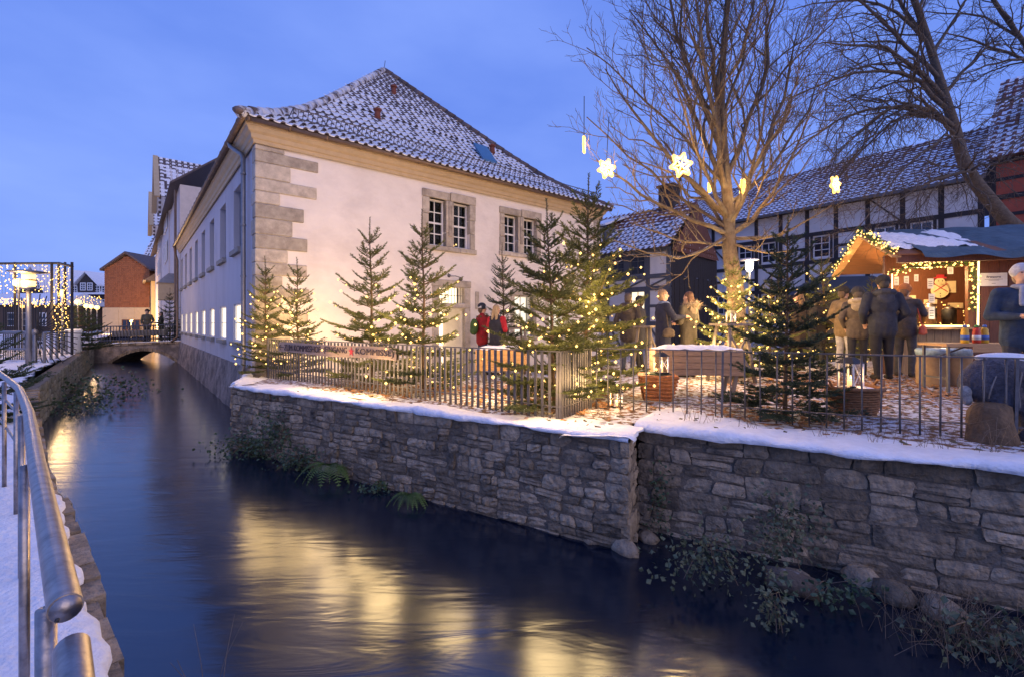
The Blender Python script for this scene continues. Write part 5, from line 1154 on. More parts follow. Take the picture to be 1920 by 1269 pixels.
# ---- market stall
st = empty('market_stall', (7.55, 9.2, 0), R(-15), 'brown boarded market stall with garlanded serving hatch and tarpaulin roof', 'stall')
for k in range(16):
    x0 = 1.42 + k * .145; MB().box(x0, x0 + .138, .0, .03 + .004 * (k % 3), 0, 2.38).build('board', BOARD, st)
for k in range(10): MB().box(.02 + k * .135, .02 + k * .135 + .128, .0, .025, 0, .9).build('board', mat('counter_board', (.30, .20, .11), .7, .25, 8, stretch=(5, 5, .5)) if k == 0 else bpy.data.materials['counter_board'], st)
for x in (-.02, 1.35): MB().box(x, x + .08, -.03, .06, 0, 2.38).build('post', BOARD, st)
MB().box(-.02, 1.43, -.02, .06, 2.12, 2.38).build('lintel', BOARD, st); MB().box(-.05, 1.5, -.16, .4, .9, .945).build('counter', LIGHTW, st)
MB().box(.75, 3.7, 1.6, 1.63, 0, 2.6).build('back_wall', BOARD, st); MB().hexa([(.0, .06, 0), (.03, .05, 0), (.78, 1.6, 0), (.75, 1.62, 0), (.0, .06, 2.3), (.03, .05, 2.3), (.78, 1.6, 2.3), (.75, 1.62, 2.3)]).build('side_wall', BOARD, st); MB().box(3.7, 3.73, 0, 1.6, 0, 2.5).build('side_wall', BOARD, st)
RF = [(-.66, 2.30), (.69, 2.95), (2.05, 2.2)]
CW = mat('canopy_boards', (.19, .08, .032), .55, .25, 8, .003, 30, stretch=(.5, 6, 6))
for (a, b), (c, d) in zip(RF, RF[1:]):
    nb_ = 8
    for k in range(nb_):
        y0, y1 = a + (c - a) * k / nb_, a + (c - a) * (k + .96) / nb_; z0, z1 = b + (d - b) * k / nb_, b + (d - b) * (k + .96) / nb_
        MB().prism([(-.1, y0, z0), (-.1, y1, z1), (-.1, y1, z1 + .025), (-.1, y0, z0 + .025)], (4.1, 0, 0)).build('roof_board', CW, st)
for (a, b), (c, d) in zip(RF, RF[1:]): MB().bar((-.12, a, b - .03), (-.12, c, d - .03), .03, .15, up=(1, 0, 0)).build('barge_board', LIGHTW, st)
MB().box(-.08, 4, -.62, -.56, 2.16, 2.30).build('eave_board', BOARD, st)
MB().prism([(-.05, .02, 2.3), (-.05, 1.9, 2.2), (-.05, .69, 2.85)], (.02, 0, 0)) 
mb = MB(); g = random.Random(5); nx, ny = 40, 14
for j in range(ny + 1):
    for i in range(nx + 1):
        x = .25 + 3.9 * i / nx; t = j / ny; y = -.82 + 1.6 * t; z = 2.26 + (2.98 - 2.26) * min(1, max(0, (t - .03)) / .93) + .035; z += .018 * math.sin(x * 7 + t * 3) + .02 * math.sin(x * 3.1 + 1) * (1 - t) - (.07 * (1 + .5 * math.sin(x * 5)) if j == 0 else 0); mb.v.append((x, y, z))
for j in range(ny):
    for i in range(nx): q = j * (nx + 1) + i; mb.f.append([q, q + 1, q + nx + 2, q + nx + 1]); mb.m.append(0)
mb.build('tarpaulin', mat('tarpaulin', (.06, .095, .115), .45, .35, 5, .02, 9), st, True)
mb = MB()
for j in range(11):
    for i in range(21):
        x = -.1 + 1.45 * i / 20; y = -.45 + 1.1 * j / 10; t = (y + .82) / 1.6; e_ = min(i, 20 - i, j * 2, (10 - j) * 2) / 4; mb.v.append((x, y, 2.29 + .72 * t + (.065 * min(1, e_) + .03 * math.sin(i * 1.3 + j * 2) - .025 + .03 * math.sin(i * .5 + j * .7))))
for j in range(10):
    for i in range(20): q = j * 21 + i; mb.f.append([q, q + 1, q + 22, q + 21]); mb.m.append(0)
mb.build('snow_patch', SNOWF if False else SNOW, st, True)
def garland(name, label, parent_loc, rot, path, thick, nb_, seed, watt=0, group='fir garlands on the stall'):
    e = empty(name, parent_loc, rot, label, 'garland', group); g = random.Random(seed); tw_ = []; pts = [Vector(p) for p in path]; seg = list(zip(pts, pts[1:])); bl_ = []
    for a, b in seg:
        n = max(2, int((b - a).length / .012))
        for i in range(n):
            p = a.lerp(b, i / n); d = Vector((g.gauss(0, 1), g.gauss(0, 1), g.gauss(0, 1))).normalized() * thick * g.uniform(.5, 1.2); tw_.append((p, p + d + (b - a).normalized() * thick * .5))
        k = max(2, int(nb_ * (b - a).length / sum((q - p).length for p, q in seg)))
        for i in range(k): bl_.append(a.lerp(b, (i + g.random()) / k) + Vector((g.uniform(-1, 1), g.uniform(-1.3, .2), g.uniform(-1, 1))) * thick * .8)
    MB().tube(pts, .012, 5).build('cord', BLACK, e); v, f = needles(tw_, 260, .03, .008, seed); tri_mesh('greenery', v, f, mat(name + '_green%d' % seed, (.05, .12, .03), .6, .4, 9), e)['kind'] = 'stuff'
    bulbs(e, bl_, .019)
    if watt:
        for a, b in seg: lamp(e, a.lerp(b, .5) + Vector((-.02, -.18, -.05)), watt / len(seg), .08)
    return e
SLOC, SROT = (7.55, 9.2, 0), R(-15)
garland('fir_garland', 'fir garland with lights along the top of the serving hatch', SLOC, SROT, [(.02, -.08, 2.02), (.35, -.1, 2.12), (.8, -.1, 2.16), (1.35, -.1, 2.2)], .10, 70, 1, 12)
garland('fir_garland', 'fir garland with a bright light line down the hatch post', SLOC, SROT, [(1.38, -.1, 2.2), (1.40, -.1, 1.7), (1.38, -.1, 1.3)], .10, 40, 2, 9)
garland('fir_garland', 'fir garland with lights along the front slope of the canopy gable', SLOC, SROT, [(-.16, -.66, 2.36), (-.16, .69, 3.02)], .11, 60, 3, 3)
garland('fir_garland', 'fir garland with lights along the rear slope of the canopy gable', SLOC, SROT, [(-.16, .69, 3.02), (-.16, 2.05, 2.27)], .11, 60, 4, 3)
ls = empty('light_line', SLOC, SROT, 'bright vertical strip of lights on the hatch post', 'lights', 'light strips on the stall')
MB().tube([(1.46, -.12, 2.2), (1.45, -.12, .97)], .014, 6).build('tube', STRIP, ls)
l2_ = empty('light_line', SLOC, SROT, 'glowing strip lying on the serving counter', 'lights', 'light strips on the stall'); MB().tube([(.55, -.1, .965), (1.32, -.1, .965)], .018, 6).build('tube', STRIP, l2_); lamp(l2_, (.9, -.25, 1.05), 5, .1, (1, .8, .4)); lamp(l2_, (.9, .55, 1.95), 130, .12)
l3_ = empty('light_line', SLOC, SROT, 'short vertical light strip on the inner hatch post', 'lights', 'light strips on the stall'); MB().tube([(.07, -.1, 2.0), (.07, -.1, 1.55)], .010, 6).build('tube', STRIP, l3_)
def flat(name, label, x0, x1, z0, z1, y, m, cat, loc=SLOC, rot=SROT, group=None):
    o = MB().box(x0, x1, y, y + .008, z0, z1).build(name, m, None); o.location = loc; o.rotation_euler = (0, 0, rot); return tag(o, label, cat, group)
bs = flat('notice', 'white paper notice reading Bratwurst on the stall boards', 1.55, 1.97, 1.73, 1.98, -.012, PAPER, 'sign'); text_mesh('Bratwurst', 1.65, 1.87, 1.885, 1.925, -.0125, INK, bs)
for z, w in ((1.855, .14), (1.835, .08), (1.775, .03)): MB().box(1.76 - w, 1.76 + w, -.0145, -.0125, z, z + .006).build('fine_print', INK, bs)
for i, (x, z, w, h, y) in enumerate(((.16, 1.78, .08, .17, .02), (.33, 1.8, .08, .16, .02), (.5, 1.85, .07, .14, .02), (.72, 1.7, .10, .2, .02), (.74, 1.42, .1, .18, .02), (.74, 1.1, .1, .24, .02), (1.05, 1.98, .09, .14, .02))):
    o = flat('price_card', 'white price card hanging in the serving hatch, %s' % ('first at the post', 'second from the post', 'third from the post', 'top of the middle stack', 'middle of the middle stack', 'bottom of the middle stack', 'high near the garland')[i], x, x + w, z, z + h, y, PAPER, 'card', group='price cards')
    for k in range(3): MB().box(x + .015, x + w - .02, y - .003, y - .0005, z + h * (.25 + .2 * k), z + h * (.3 + .2 * k)).build('print', INK, o)
for i, (x, z, w, h) in enumerate(((1.0, 1.55, .3, .1), (1.45, 1.45, .25, .1), (1.75, 1.7, .3, .26), (1.9, 1.35, .28, .12), (1.2, 1.25, .2, .09))):
    flat('menu_board', 'cream menu board on the stall back wall, %s' % ('widest at the inner corner', 'small low one', 'large upper one', 'lower end one', 'lowest strip')[i], x, x + w, z, z + h, 1.56, mat('cream_card_%d' % i, (.7, .6, .4), .8), 'board', group='menu boards')
sm_ = empty('snowman_cutout', (7.55, 9.2, 0), SROT, 'flat wooden snowman cut-out with red hat and scarf inside the hatch', 'decoration')
CRM = mat('cream_wood', (.72, .62, .38), .7); 
for (cx_, cz_, r_) in ((1.72, 1.93, .1), (1.72, 1.75, .17)): MB().prism([(cx_ + r_ * math.cos(k * math.pi / 10), 1.5, cz_ + r_ * math.sin(k * math.pi / 10)) for k in range(20)], (0, .012, 0)).build('disc', CRM, sm_)
MB().box(1.6, 1.84, 1.485, 1.497, 2.02, 2.045).box(1.65, 1.79, 1.485, 1.497, 2.045, 2.1).build('hat', REDP, sm_); MB().bar((1.6, 1.488, 1.9), (1.85, 1.488, 1.72), .004, .03, up=(0, 1, 0)).bar((1.85, 1.486, 1.9), (1.6, 1.486, 1.72), .004, .03, up=(0, 1, 0)).build('scarf', REDP, sm_)
for p in ((1.69, 1.96), (1.76, 1.96), (1.72, 1.68), (1.72, 1.62)): MB().ball((p[0], 1.49, p[1]), .012, 0, 6, 4).build('button', BLACK, sm_)
for i, (x, y, r_, h) in enumerate(((1.12, .75, .13, .42), (.85, .85, .12, .36), (1.5, .8, .12, .34))):
    e = empty('urn', Vector((7.55, 9.2, .945)) + Matrix.Rotation(SROT, 3, 'Z') @ Vector((x, y, 0)), 0, 'steel drinks urn on the stall counter, %s' % ('tallest in the middle', 'left of the tall one', 'dark one by the garland post')[i], 'urn', 'drinks urns')
    MB().lathe([(r_, 0), (r_, h), (r_ * .9, h + .02)], n=14).build('body', STEEL if i < 2 else BLACK, e, True); MB().lathe([(r_ * .92, h + .02), (r_ * .5, h + .07), (.02, h + .09)], n=14).build('lid', STEEL, e, True); MB().ball((0, 0, h + .1), .02).build('knob', BLACK, e); MB().tube([(0, -r_, .06), (0, -r_ - .06, .06), (0, -r_ - .06, .02)], .012, 6).build('tap', BLACK, e)
MB().box(.75, 3.6, .5, 1.55, .9, .94).build('work_top', LIGHTW, st)
cl_ = empty('string_lights', SLOC, SROT, 'tangle of tiny warm lights around the urns in the hatch', 'lights'); g = random.Random(4); bulbs(cl_, [(g.uniform(.6, 1.9), g.uniform(.4, 1.0), .95 + .5 * g.random() ** 2) for _ in range(60)], .012); MB().tube([(.6, .45, 1.0), (1, .5, 1.3), (1.4, .45, .98), (1.8, .5, 1.2)], .004, 4).build('cable', BLACK, cl_)

# ---- furniture on the terrace
def planter(label, x, y, rz_, w, d, h, zb, m=LIGHTW):
    e = empty('planter_box', (x, y, gz(x, y)), rz_, label, 'planter', 'slatted planter boxes'); n = 4
    for k in range(n):
        z0 = zb + h * k / n; z1 = zb + h * (k + .93) / n
        for yy in (0, d): MB().box(0, w, yy, yy + .02, z0, z1).build('slat', m, e)
        for xx in (0, w): MB().box(xx - .02 if xx == 0 else xx, xx if xx == 0 else xx + .02, 0, d + .02, z0, z1).build('slat', m, e)
    for xx in (.06, w - .06):
        for yy in (.05, d - .03): MB().bar((xx, yy, zb + .05), (xx + (.07 if xx > w / 2 else -.07) * -1, yy, -.02), .045, .045).build('leg', GREYW, e)
    MB().box(.02, w - .02, .02, d, zb + .02, zb + .03).build('base', GREYW, e); mb = MB()
    for i in range(13):
        for j in range(5): mb.v.append((-.02 + (w + .04) * i / 12, -.01 + (d + .04) * j / 4, zb + h + (.05 * min(1, min(i, 12 - i, j * 2, 8 - j * 2) / 2) + .012 * math.sin(i * 2 + j * 3) - .005)))
    for i in range(12):
        for j in range(4): q = i * 5 + j; mb.f.append([q, q + 5, q + 6, q + 1]); mb.m.append(0)
    mb.build('snow_cap', SNOW, e, True)
planter('long slatted planter box with snow on top right of the wicker hamper', 2.02, 6.35, R(-6), 1.15, .42, .36, .29, mat('box_wood', (.30, .20, .13), .7, .3, 8, stretch=(1, 6, 6)))
planter('short bright slatted planter box in front of the couple', -.6, 7.7, R(-4), .82, .38, .36, .22)
def lantern(label, x, y, z, s, watt):
    e = empty('lantern', (x, y, z), R(20), label, 'lantern', 'candle lanterns'); w = .085 * s; h = .30 * s
    MB().box(-w - .01, w + .01, -w - .01, w + .01, 0, .02).build('base', BLACK, e)
    for a in (-w, w):
        for b in (-w, w): MB().box(a - .008, a + .008, b - .008, b + .008, .02, h).build('post', WHITE, e)
    for a, b in ((-w, 0), (w, 0), (0, -w), (0, w)): MB().box(a - (.002 if a else w - .01), a + (.002 if a else w - .01), b - (.002 if b else w - .01), b + (.002 if b else w - .01), .022, h - .002).build('pane', LGLASS, e)
    MB().bar((-w, -w - .006, .03), (w, -w - .006, h), .006, .008).bar((w, -w - .009, .03), (-w, -w - .009, h), .006, .008).build('cross_bar', WHITE, e)
    MB().hexa([(-w - .02, -w - .02, h), (w + .02, -w - .02, h), (w + .02, w + .02, h), (-w - .02, w + .02, h), (-.03, -.03, h + .07 * s), (.03, -.03, h + .07 * s), (.03, .03, h + .07 * s), (-.03, .03, h + .07 * s)]).build('roof', BLACK, e); MB().tube([(-.03, 0, h + .06 * s), (0, 0, h + .13 * s), (.03, 0, h + .06 * s)], .005, 5).build('handle', BLACK, e)
    c = MB().lathe([(.035 * s, .02), (.035 * s, .10 * s)], n=10).build('candle', emit('wax%d' % int(x * 100), (1, .6, .25), 1.4), e, True); MB().lathe([(.004, .10 * s), (.012 * s, .12 * s), (.002, .16 * s)], n=8).build('flame', FLAME, c, True); lamp(e, (0, -.02, .15 * s), watt, .03, (1, .55, .2), 'candle_light')
def basket(label, x, y, r0, r1, h, m=WICK):
    e = empty('basket', (x, y, gz(x, y)), 0, label, 'basket', 'wicker baskets'); n = 28; mb = MB(); K = 11
    for k in range(K):
        z = h * (k + .5) / K; r_ = r0 + (r1 - r0) * ((k + .5) / K) ** .8
        mb.tube([((r_ + .007 * (1 if (i + k) % 2 else -1)) * math.cos(2 * math.pi * i / n), (r_ + .007 * (1 if (i + k) % 2 else -1)) * .8 * math.sin(2 * math.pi * i / n), z) for i in range(n + 1)], h / K * .55, 5, cap=False)
    mb.build('weave', m, e, True); MB().lathe([(r0 * .9, .01), (r1 * .78, h * .85)], n=16).build('lining', DARK, e)
    MB().tube([(r1 * 1.04 * math.cos(2 * math.pi * i / 24), r1 * .84 * math.sin(2 * math.pi * i / 24), h) for i in range(25)], .022, 6, cap=False).build('rim', m, e, True)
    for s_ in (-1, 1): MB().tube([(s_ * r1 * .98, -.07, h), (s_ * r1 * 1.08, -.04, h + .08), (s_ * r1 * 1.08, .04, h + .08), (s_ * r1 * .98, .07, h)], .014, 6).build('handle', m, e, True)
    MB().ball((0, 0, h * .9), (r1 * .88, r1 * .68, .05), 0, 12, 6).build('filling', SNOWF, e, True)
basket('wide wicker log basket with a lantern on it behind the bar fence', 3.83, 5.1, .20, .28, .30); lantern('tall white-framed lantern with burning candle on the wide basket', 3.78, 5.08, gz(3.78, 5.08) + .29, .95, 4)
hb = empty('wicker_hamper', (1.95, 6.1, 0), R(-12), 'square tapering wicker hamper with a candle beside the long planter', 'hamper', 'wicker baskets'); HM = mat('hamper_weave', (.34, .13, .045), .7, .35, 30, .006, 60)
MB().hexa([(-.17, -.15, 0), (.17, -.15, 0), (.17, .15, 0), (-.17, .15, 0), (-.24, -.2, .34), (.24, -.2, .34), (.24, .2, .34), (-.24, .2, .34)]).build('body', HM, hb)
for k in range(7):
    t = (k + .5) / 7; a, b = .17 + .07 * t + .006, .15 + .05 * t + .006; MB().tube([(-a, -b, .34 * t), (a, -b, .34 * t), (a, b, .34 * t), (-a, b, .34 * t), (-a, -b, .34 * t)], .017, 5, cap=False).build('band', HM, hb)
MB().ball((0, 0, .33), (.2, .16, .05), 0, 10, 6).build('filling', NEEDLE2, hb, True)
lantern('glass candle jar glowing on the square hamper', 1.97, 6.02, .36, .75, 4); lantern('small lantern standing in the snow at the foot of the fence', 1.27, 5.55, gz(1.27, 5.55) + .0, .6, 4)
def ctable(label, x, y, h, r_, seed):
    e = empty('rustic_table', (x, y, gz(x, y)), seed, label, 'table', 'rustic standing tables')
    for k in range(5): MB().box(-r_ + k * 2 * r_ / 5, -r_ + (k + .95) * 2 * r_ / 5, -r_ * .8, r_ * .8, h - .04, h).build('plank', GREYW, e)
    for a, b in ((-1, -1), (1, -1), (1, 1), (-1, 1)): MB().tube([(a * r_ * 1.0, b * r_ * .9, 0), (a * r_ * .6, b * r_ * .55, h - .04)], [.035, .03], 7).build('leg', GREYW, e, True)
    MB().tube([(-r_ * .95, -r_ * .85, .1), (r_ * .65, -r_ * .6, h - .2)], .025, 6).build('brace', GREYW, e); MB().tube([(r_ * .95, -r_ * .85, .1), (-r_ * .65, -r_ * .6, h - .2)], .025, 6).build('brace', GREYW, e)
    return e
ctable('rustic log-legged standing table next to the fur-hooded coat', 3.85, 8.0, 1.02, .28, .3); ctable('rustic log-legged table behind the two people in dark coats', 2.85, 9.5, 1.0, .25, .7); ctable('rustic table beside the couple in red by the lit window', X(965, 11.3), 11.3, 1.18, .33, .2)
lantern('small lantern on the standing table beside the glowing fir', 3.85, 8.0, 1.02 + gz(3.85, 8), .6, 3); lantern('small lantern on the table by the lit window', X(972, 11.3), 11.3, 1.18 + gz(X(965, 11.3), 11.3), .7, 4)
ft = empty('folding_table', (6.4, 6.7, 0), R(-6), 'pale folding table with sauce bottles in front of the stall', 'table')
MB().box(0, 1.15, 0, .55, .68, .72).build('table_top', LIGHTW, ft); MB().box(.35, 1.1, -.01, .0, .6, .68).build('apron', LIGHTW, ft)
for x in (.06, 1.09):
    for y in (.05, .5): MB().bar((x, y, 0), (x, y, .68), .03, .03).build('leg', IRON, ft)
    MB().bar((x, .05, .2), (x, .5, .2), .025, .025).build('stretcher', IRON, ft)
MB().bar((.06, .27, .5), (.5, .27, .68), .02, .02).build('stay', IRON, ft)
YEL = mat('mustard', (.62, .36, .03), .35); RED = mat('ketchup', (.5, .04, .02), .35); BLU = mat('blue_label', (.08, .16, .45), .5)
for i, (u, m1, m2, lb, cm) in enumerate(((1809, YEL, BLU, 'yellow mustard bottle standing alone on the folding table', BLU), (1831, RED, PAPER, 'red ketchup bottle on the folding table', mat('green_cap', (.1, .3, .08), .5)), (1846, YEL, BLU, 'yellow mustard bottle with blue label next to the ketchup', BLU))):
    e = empty('sauce_bottle', (X(u, 6.85), 6.85, .72), 0, lb, 'bottle', 'sauce bottles'); MB().lathe([(.045, 0), (.05, .02), (.05, .15), (.044, .17), (.046, .2), (.025, .235)], n=12).build('body', m1, e, True); MB().lathe([(.0515, .05), (.0515, .12)], n=12).build('label', m2, e, True); MB().lathe([(.026, .235), (.026, .265), (.012, .275)], n=10).build('cap', cm, e, True)
for i, (u, yy) in enumerate(((1748, 7.55), (1790, 7.5))):
    e = empty('waste_sack', (X(u, yy), yy, gz(X(u, yy), yy)), .3, 'brown sack bin with crumpled clear liner, %s under the folding table' % ('one nearer the queue', 'one farther along')[i], 'bin', 'sack bins'); mb = MB()
    for k in range(7):
        for j in range(16):
            a = 2 * math.pi * j / 16; r_ = .2 + .015 * math.sin(3 * a + k) + .012 * math.sin(7 * a + k * 2); mb.v.append((r_ * math.cos(a), r_ * math.sin(a), .58 * k / 6))
    for k in range(6):
        for j in range(16): j2 = (j + 1) % 16; mb.f.append([k * 16 + j, k * 16 + j2, (k + 1) * 16 + j2, (k + 1) * 16 + j]); mb.m.append(0)
    mb.build('sack', mat('jute%d' % i, (.33, .22, .12), .9, .2, 10), e, True); MB().lathe([(.215, .50), (.225, .58), (.2, .61), (.15, .57)], n=14).build('liner', mat('liner%d' % i, (.3, .42, .5), .2, .3, 20), e, True)
cl = empty('courtyard_lamp', (X(1405, 12), 12, 0), 0, 'lit white lamp head on a thin pole behind the glowing fir', 'street lamp')
MB().tube([(0, 0, 0), (0, 0, 2.45)], .03, 8).build('post', ZINC, cl); MB().lathe([(.05, 2.38), (.09, 2.45), (.09, 2.62), (.05, 2.66)], n=12).build('lamp_glass', emit('cool_lamp', (1, .9, .72), 12), cl, True); MB().lathe([(.24, 2.66), (.22, 2.69), (.03, 2.72)], n=16).build('lamp_shade', WHITE, cl, True); lamp(cl, (0, -.2, 2.5), 60, .12, (1, .86, .62))
ds2 = empty('dark_stall', (X(1575, 13.5), 13.5, 0), R(-15), 'closed dark blue-roofed stall behind the canopy', 'stall'); MB().box(-.9, 1.6, 0, 1.5, 0, 1.9).build('body', DARKW, ds2); MB().hexa([(-1.1, -.3, 1.9), (1.8, -.3, 1.9), (1.8, 1.8, 1.9), (-1.1, 1.8, 1.9), (-.4, .6, 2.45), (1.1, .6, 2.45), (1.1, .9, 2.45), (-.4, .9, 2.45)]).build('roof', mat('blue_felt', (.03, .04, .06), .8), ds2)

# ================================================================== people and the plush figure
def prim_mesh(pr):
    mb = MB()
    for p in pr:
        if p[0] == 'c':
            a, b, ra, rb_ = Vector(p[1]), Vector(p[2]), p[3], p[4]; d = (b - a); L_ = max(d.length, 1e-5); d = d / L_; pts = []; rad = []
            for t in (-.98, -.7, -.35, 0): pts.append(a + d * ra * t); rad.append(ra * math.sqrt(max(.01, 1 - t * t)))
            for t in (0.001, .35, .7, .98): pts.append(b + d * rb_ * t); rad.append(rb_ * math.sqrt(max(.01, 1 - t * t)))
            mb.tube(pts, rad, 10)
        else: mb.ball(p[1], p[2], 0, 12, 9)
    return mb
def organic(name, pr, mats, parent, voxel=.014, smooth=4):
    """one continuous skin over overlapping limbs; faces take the material of the limb they lie on"""
    me = prim_mesh(pr).mesh('tmp', mats[0]); o = bpy.data.objects.new('tmp', me)
    m = o.modifiers.new('r', 'REMESH'); m.mode = 'VOXEL'; m.voxel_size = voxel; s = o.modifiers.new('s', 'SMOOTH'); s.factor = .5; s.iterations = smooth
    m2 = evaluate(o); m2.name = name
    n = len(m2.polygons); c = np.empty(n * 3); m2.polygons.foreach_get('center', c); c = c.reshape(-1, 3); best = np.full(n, 1e9); idx = np.zeros(n, int)
    for p in pr:
        if p[0] == 'c':
            a, b = np.array(p[1]), np.array(p[2]); ab = b - a; t = np.clip(((c - a) @ ab) / max(ab @ ab, 1e-9), 0, 1); d = np.linalg.norm(c - a - t[:, None] * ab, axis=1) - (p[3] + (p[4] - p[3]) * t); mi = p[5]
        else: q = (c - np.array(p[1])) / np.array(p[2]); k = np.linalg.norm(q, axis=1); d = (k - 1) * min(p[2]); mi = p[3]
        s_ = d < best; best[s_] = d[s_]; idx[s_] = mi
    m2.materials.clear(); [m2.materials.append(x) for x in mats]; m2.polygons.foreach_set('material_index', idx.astype(np.int32)); m2.polygons.foreach_set('use_smooth', [True] * n); return link(name, m2, parent)
SKIN = mat('skin', (.55, .33, .24), .55, .1, 20)
def cloth(name, c): return mat(name, c, .9, .35, 9, .016, 13)
def hand(w, d, s, side):
    """palm, four fingers and a thumb along d; material 0 skin"""
    d = Vector(d).normalized(); up = Vector((0, 0, 1)); sd_ = d.cross(up); sd_ = sd_.normalized() if sd_.length > .1 else Vector((1, 0, 0)); nrm = sd_.cross(d); w = Vector(w); pr = [('c', tuple(w), tuple(w + d * .075), .03, .035, 0)]
    for k, L_ in enumerate((.062, .075, .07, .055)):
        b = w + d * .08 + sd_ * (-.03 + .02 * k); m_ = b + d * L_ * .55 - nrm * .008; pr += [('c', tuple(b), tuple(m_), .0105, .0095, 0), ('c', tuple(m_), tuple(m_ + d * L_ * .4 - nrm * .03), .0095, .008, 0)]
    t = w + d * .03 + sd_ * (-.03 * side); pr.append(('c', tuple(t), tuple(t + d * .05 - sd_ * .03 * side - nrm * .015), .013, .010, 0)); return pr
def person(label, x, y, rz_, h, jacket, pants, hair, pose='pocket', hat=None, hatc=None, coat=.78, sleeves=None, hood=None, hoodc=(.3, .2, .12), long_hair=False, bulk=1.0, scarf=None, bag=None, bagc=(.1, .12, .05), glasses=False, band=None, z=None, walk=0., shoes=(.03, .025, .02)):
    z = gz(x, y) if z is None else z; e = empty('person', (x, y, z), rz_, label, 'person', 'people at the market'); s = h / 1.75; k = 'p%d' % len([o for o in col.objects if o.name.startswith('person')])
    J, T_, S_ = cloth(k + '_jacket', tuple(v * .72 for v in jacket)), cloth(k + '_trousers', pants), cloth(k + '_shoes', shoes); SL2 = cloth(k + '_sleeves', sleeves) if sleeves else J; HR = mat(k + '_hair', hair, .6, .35, 60, .003, 120, stretch=(1, 1, .2)); B = bulk; pr = []
    for sg_ in (-1, 1):
        w = walk * sg_
        pr += [('c', (.09 * sg_, 0, .92), (.10 * sg_, .03 + w * .5, .5), .092 * B, .066 * B, 2), ('c', (.10 * sg_, .03 + w * .5, .5), (.105 * sg_, -.03 + w, .1), .064 * B, .05, 2), ('c', (.105 * sg_, -.05 + w, .05), (.12 * sg_, .13 + w, .04), .047, .042, 3)]
        sh = Vector((.185 * sg_ * B, 0, 1.42))
        if pose == 'pocket': el, wr, hd = Vector((.27 * sg_ * B, -.05, 1.15)), Vector((.2 * sg_ * B, .14, .98)), (-.35 * sg_, .5, -.5)
        elif pose == 'hold': el, wr, hd = Vector((.26 * sg_ * B, .0, 1.14)), Vector((.1 * sg_, .27, 1.13)), (-.4 * sg_, .8, .1)
        elif pose == 'reach' and sg_ > 0: el, wr, hd = Vector((.25, .12, 1.2)), Vector((.14, .38, 1.22)), (-.1, 1, .05)
        elif pose == 'reach': el, wr, hd = Vector((-.25, .02, 1.14)), Vector((-.12, .22, 1.08)), (.3, .9, 0)
        else: el, wr, hd = Vector((.25 * sg_ * B, -.02, 1.14)), Vector((.25 * sg_ * B, .06, .9)), (0, .2, -1)
        pr += [('c', tuple(sh), tuple(el), .075 * B, .06 * B, 4), ('c', tuple(el), tuple(wr), .06 * B, .043, 4)] + hand(wr, hd, s, sg_)
    pr += [('e', (0, 0, 1.27), (.2 * B, .145 * B, .23), 1), ('e', (0, .005, 1.05), (.185 * B, .145 * B, .2), 1), ('c', (-.14 * B, 0, 1.425), (.14 * B, 0, 1.425), .078, .078, 1), ('e', (0, 0, .95), (.18 * B, .14 * B, .14), 1), ('c', (-.06, 0, 1.0), (-.075, 0, coat + .06), .125 * B, .12 * B, 1), ('c', (.06, 0, 1.0), (.075, 0, coat + .06), .125 * B, .12 * B, 1), ('c', (0, 0, 1.0), (0, .0, coat + .07), .135 * B, .13 * B, 1),
           ('c', (0, 0, 1.45), (0, .015, 1.56), .062, .056, 0), ('c', (0, 0, 1.44), (0, 0, 1.49), .085, .075, 1), ('e', (0, .012, 1.655), (.075, .094, .112), 0), ('e', (0, .045, 1.60), (.052, .06, .062), 0), ('c', (0, .1, 1.66), (0, .122, 1.632), .012, .016, 0), ('e', (.078, 0, 1.645), (.012, .022, .032), 0), ('e', (-.078, 0, 1.645), (.012, .022, .032), 0), ('c', (-.022, .098, 1.593), (.022, .098, 1.593), .009, .009, 0)]
    pr = [(p[0], *[tuple(v * s for v in q) if isinstance(q, tuple) else q * s for q in p[1:-1]], p[-1]) for p in pr]
    organic('body', pr, [SKIN, J, T_, S_, SL2], e, .0145 * s, 3)
    P3 = lambda *q: tuple(v * s for v in q)
    for sg_ in (-1, 1): MB().ball(P3(.03 * sg_, .094, 1.672), (.011 * s, .007 * s, .007 * s), 0, 6, 4).build('eye', BLACK, e)
    if glasses:
        for sg_ in (-1, 1): MB().tube([P3(.032 * sg_ + .022 * math.cos(a * .8), .112, 1.672 + .016 * math.sin(a * .8)) for a in range(9)], .0025, 4).build('glasses_rim', BLACK, e); MB().tube([P3(.054 * sg_, .11, 1.675), P3(.08 * sg_, .0, 1.67)], .0025, 4).build('glasses_arm', BLACK, e)
    hp = [('e', P3(0, -.012, 1.69), P3(.084, .098, .096), 0), ('e', P3(0, -.05, 1.63), P3(.078, .06, .10), 0)]
    if long_hair: hp += [('c', P3(-.04, -.06, 1.62), P3(-.06, -.09, 1.42), .05 * s, .04 * s, 0), ('c', P3(.04, -.06, 1.62), P3(.06, -.09, 1.42), .05 * s, .04 * s, 0)]
    organic('hair', hp, [HR], e, .012, 2)
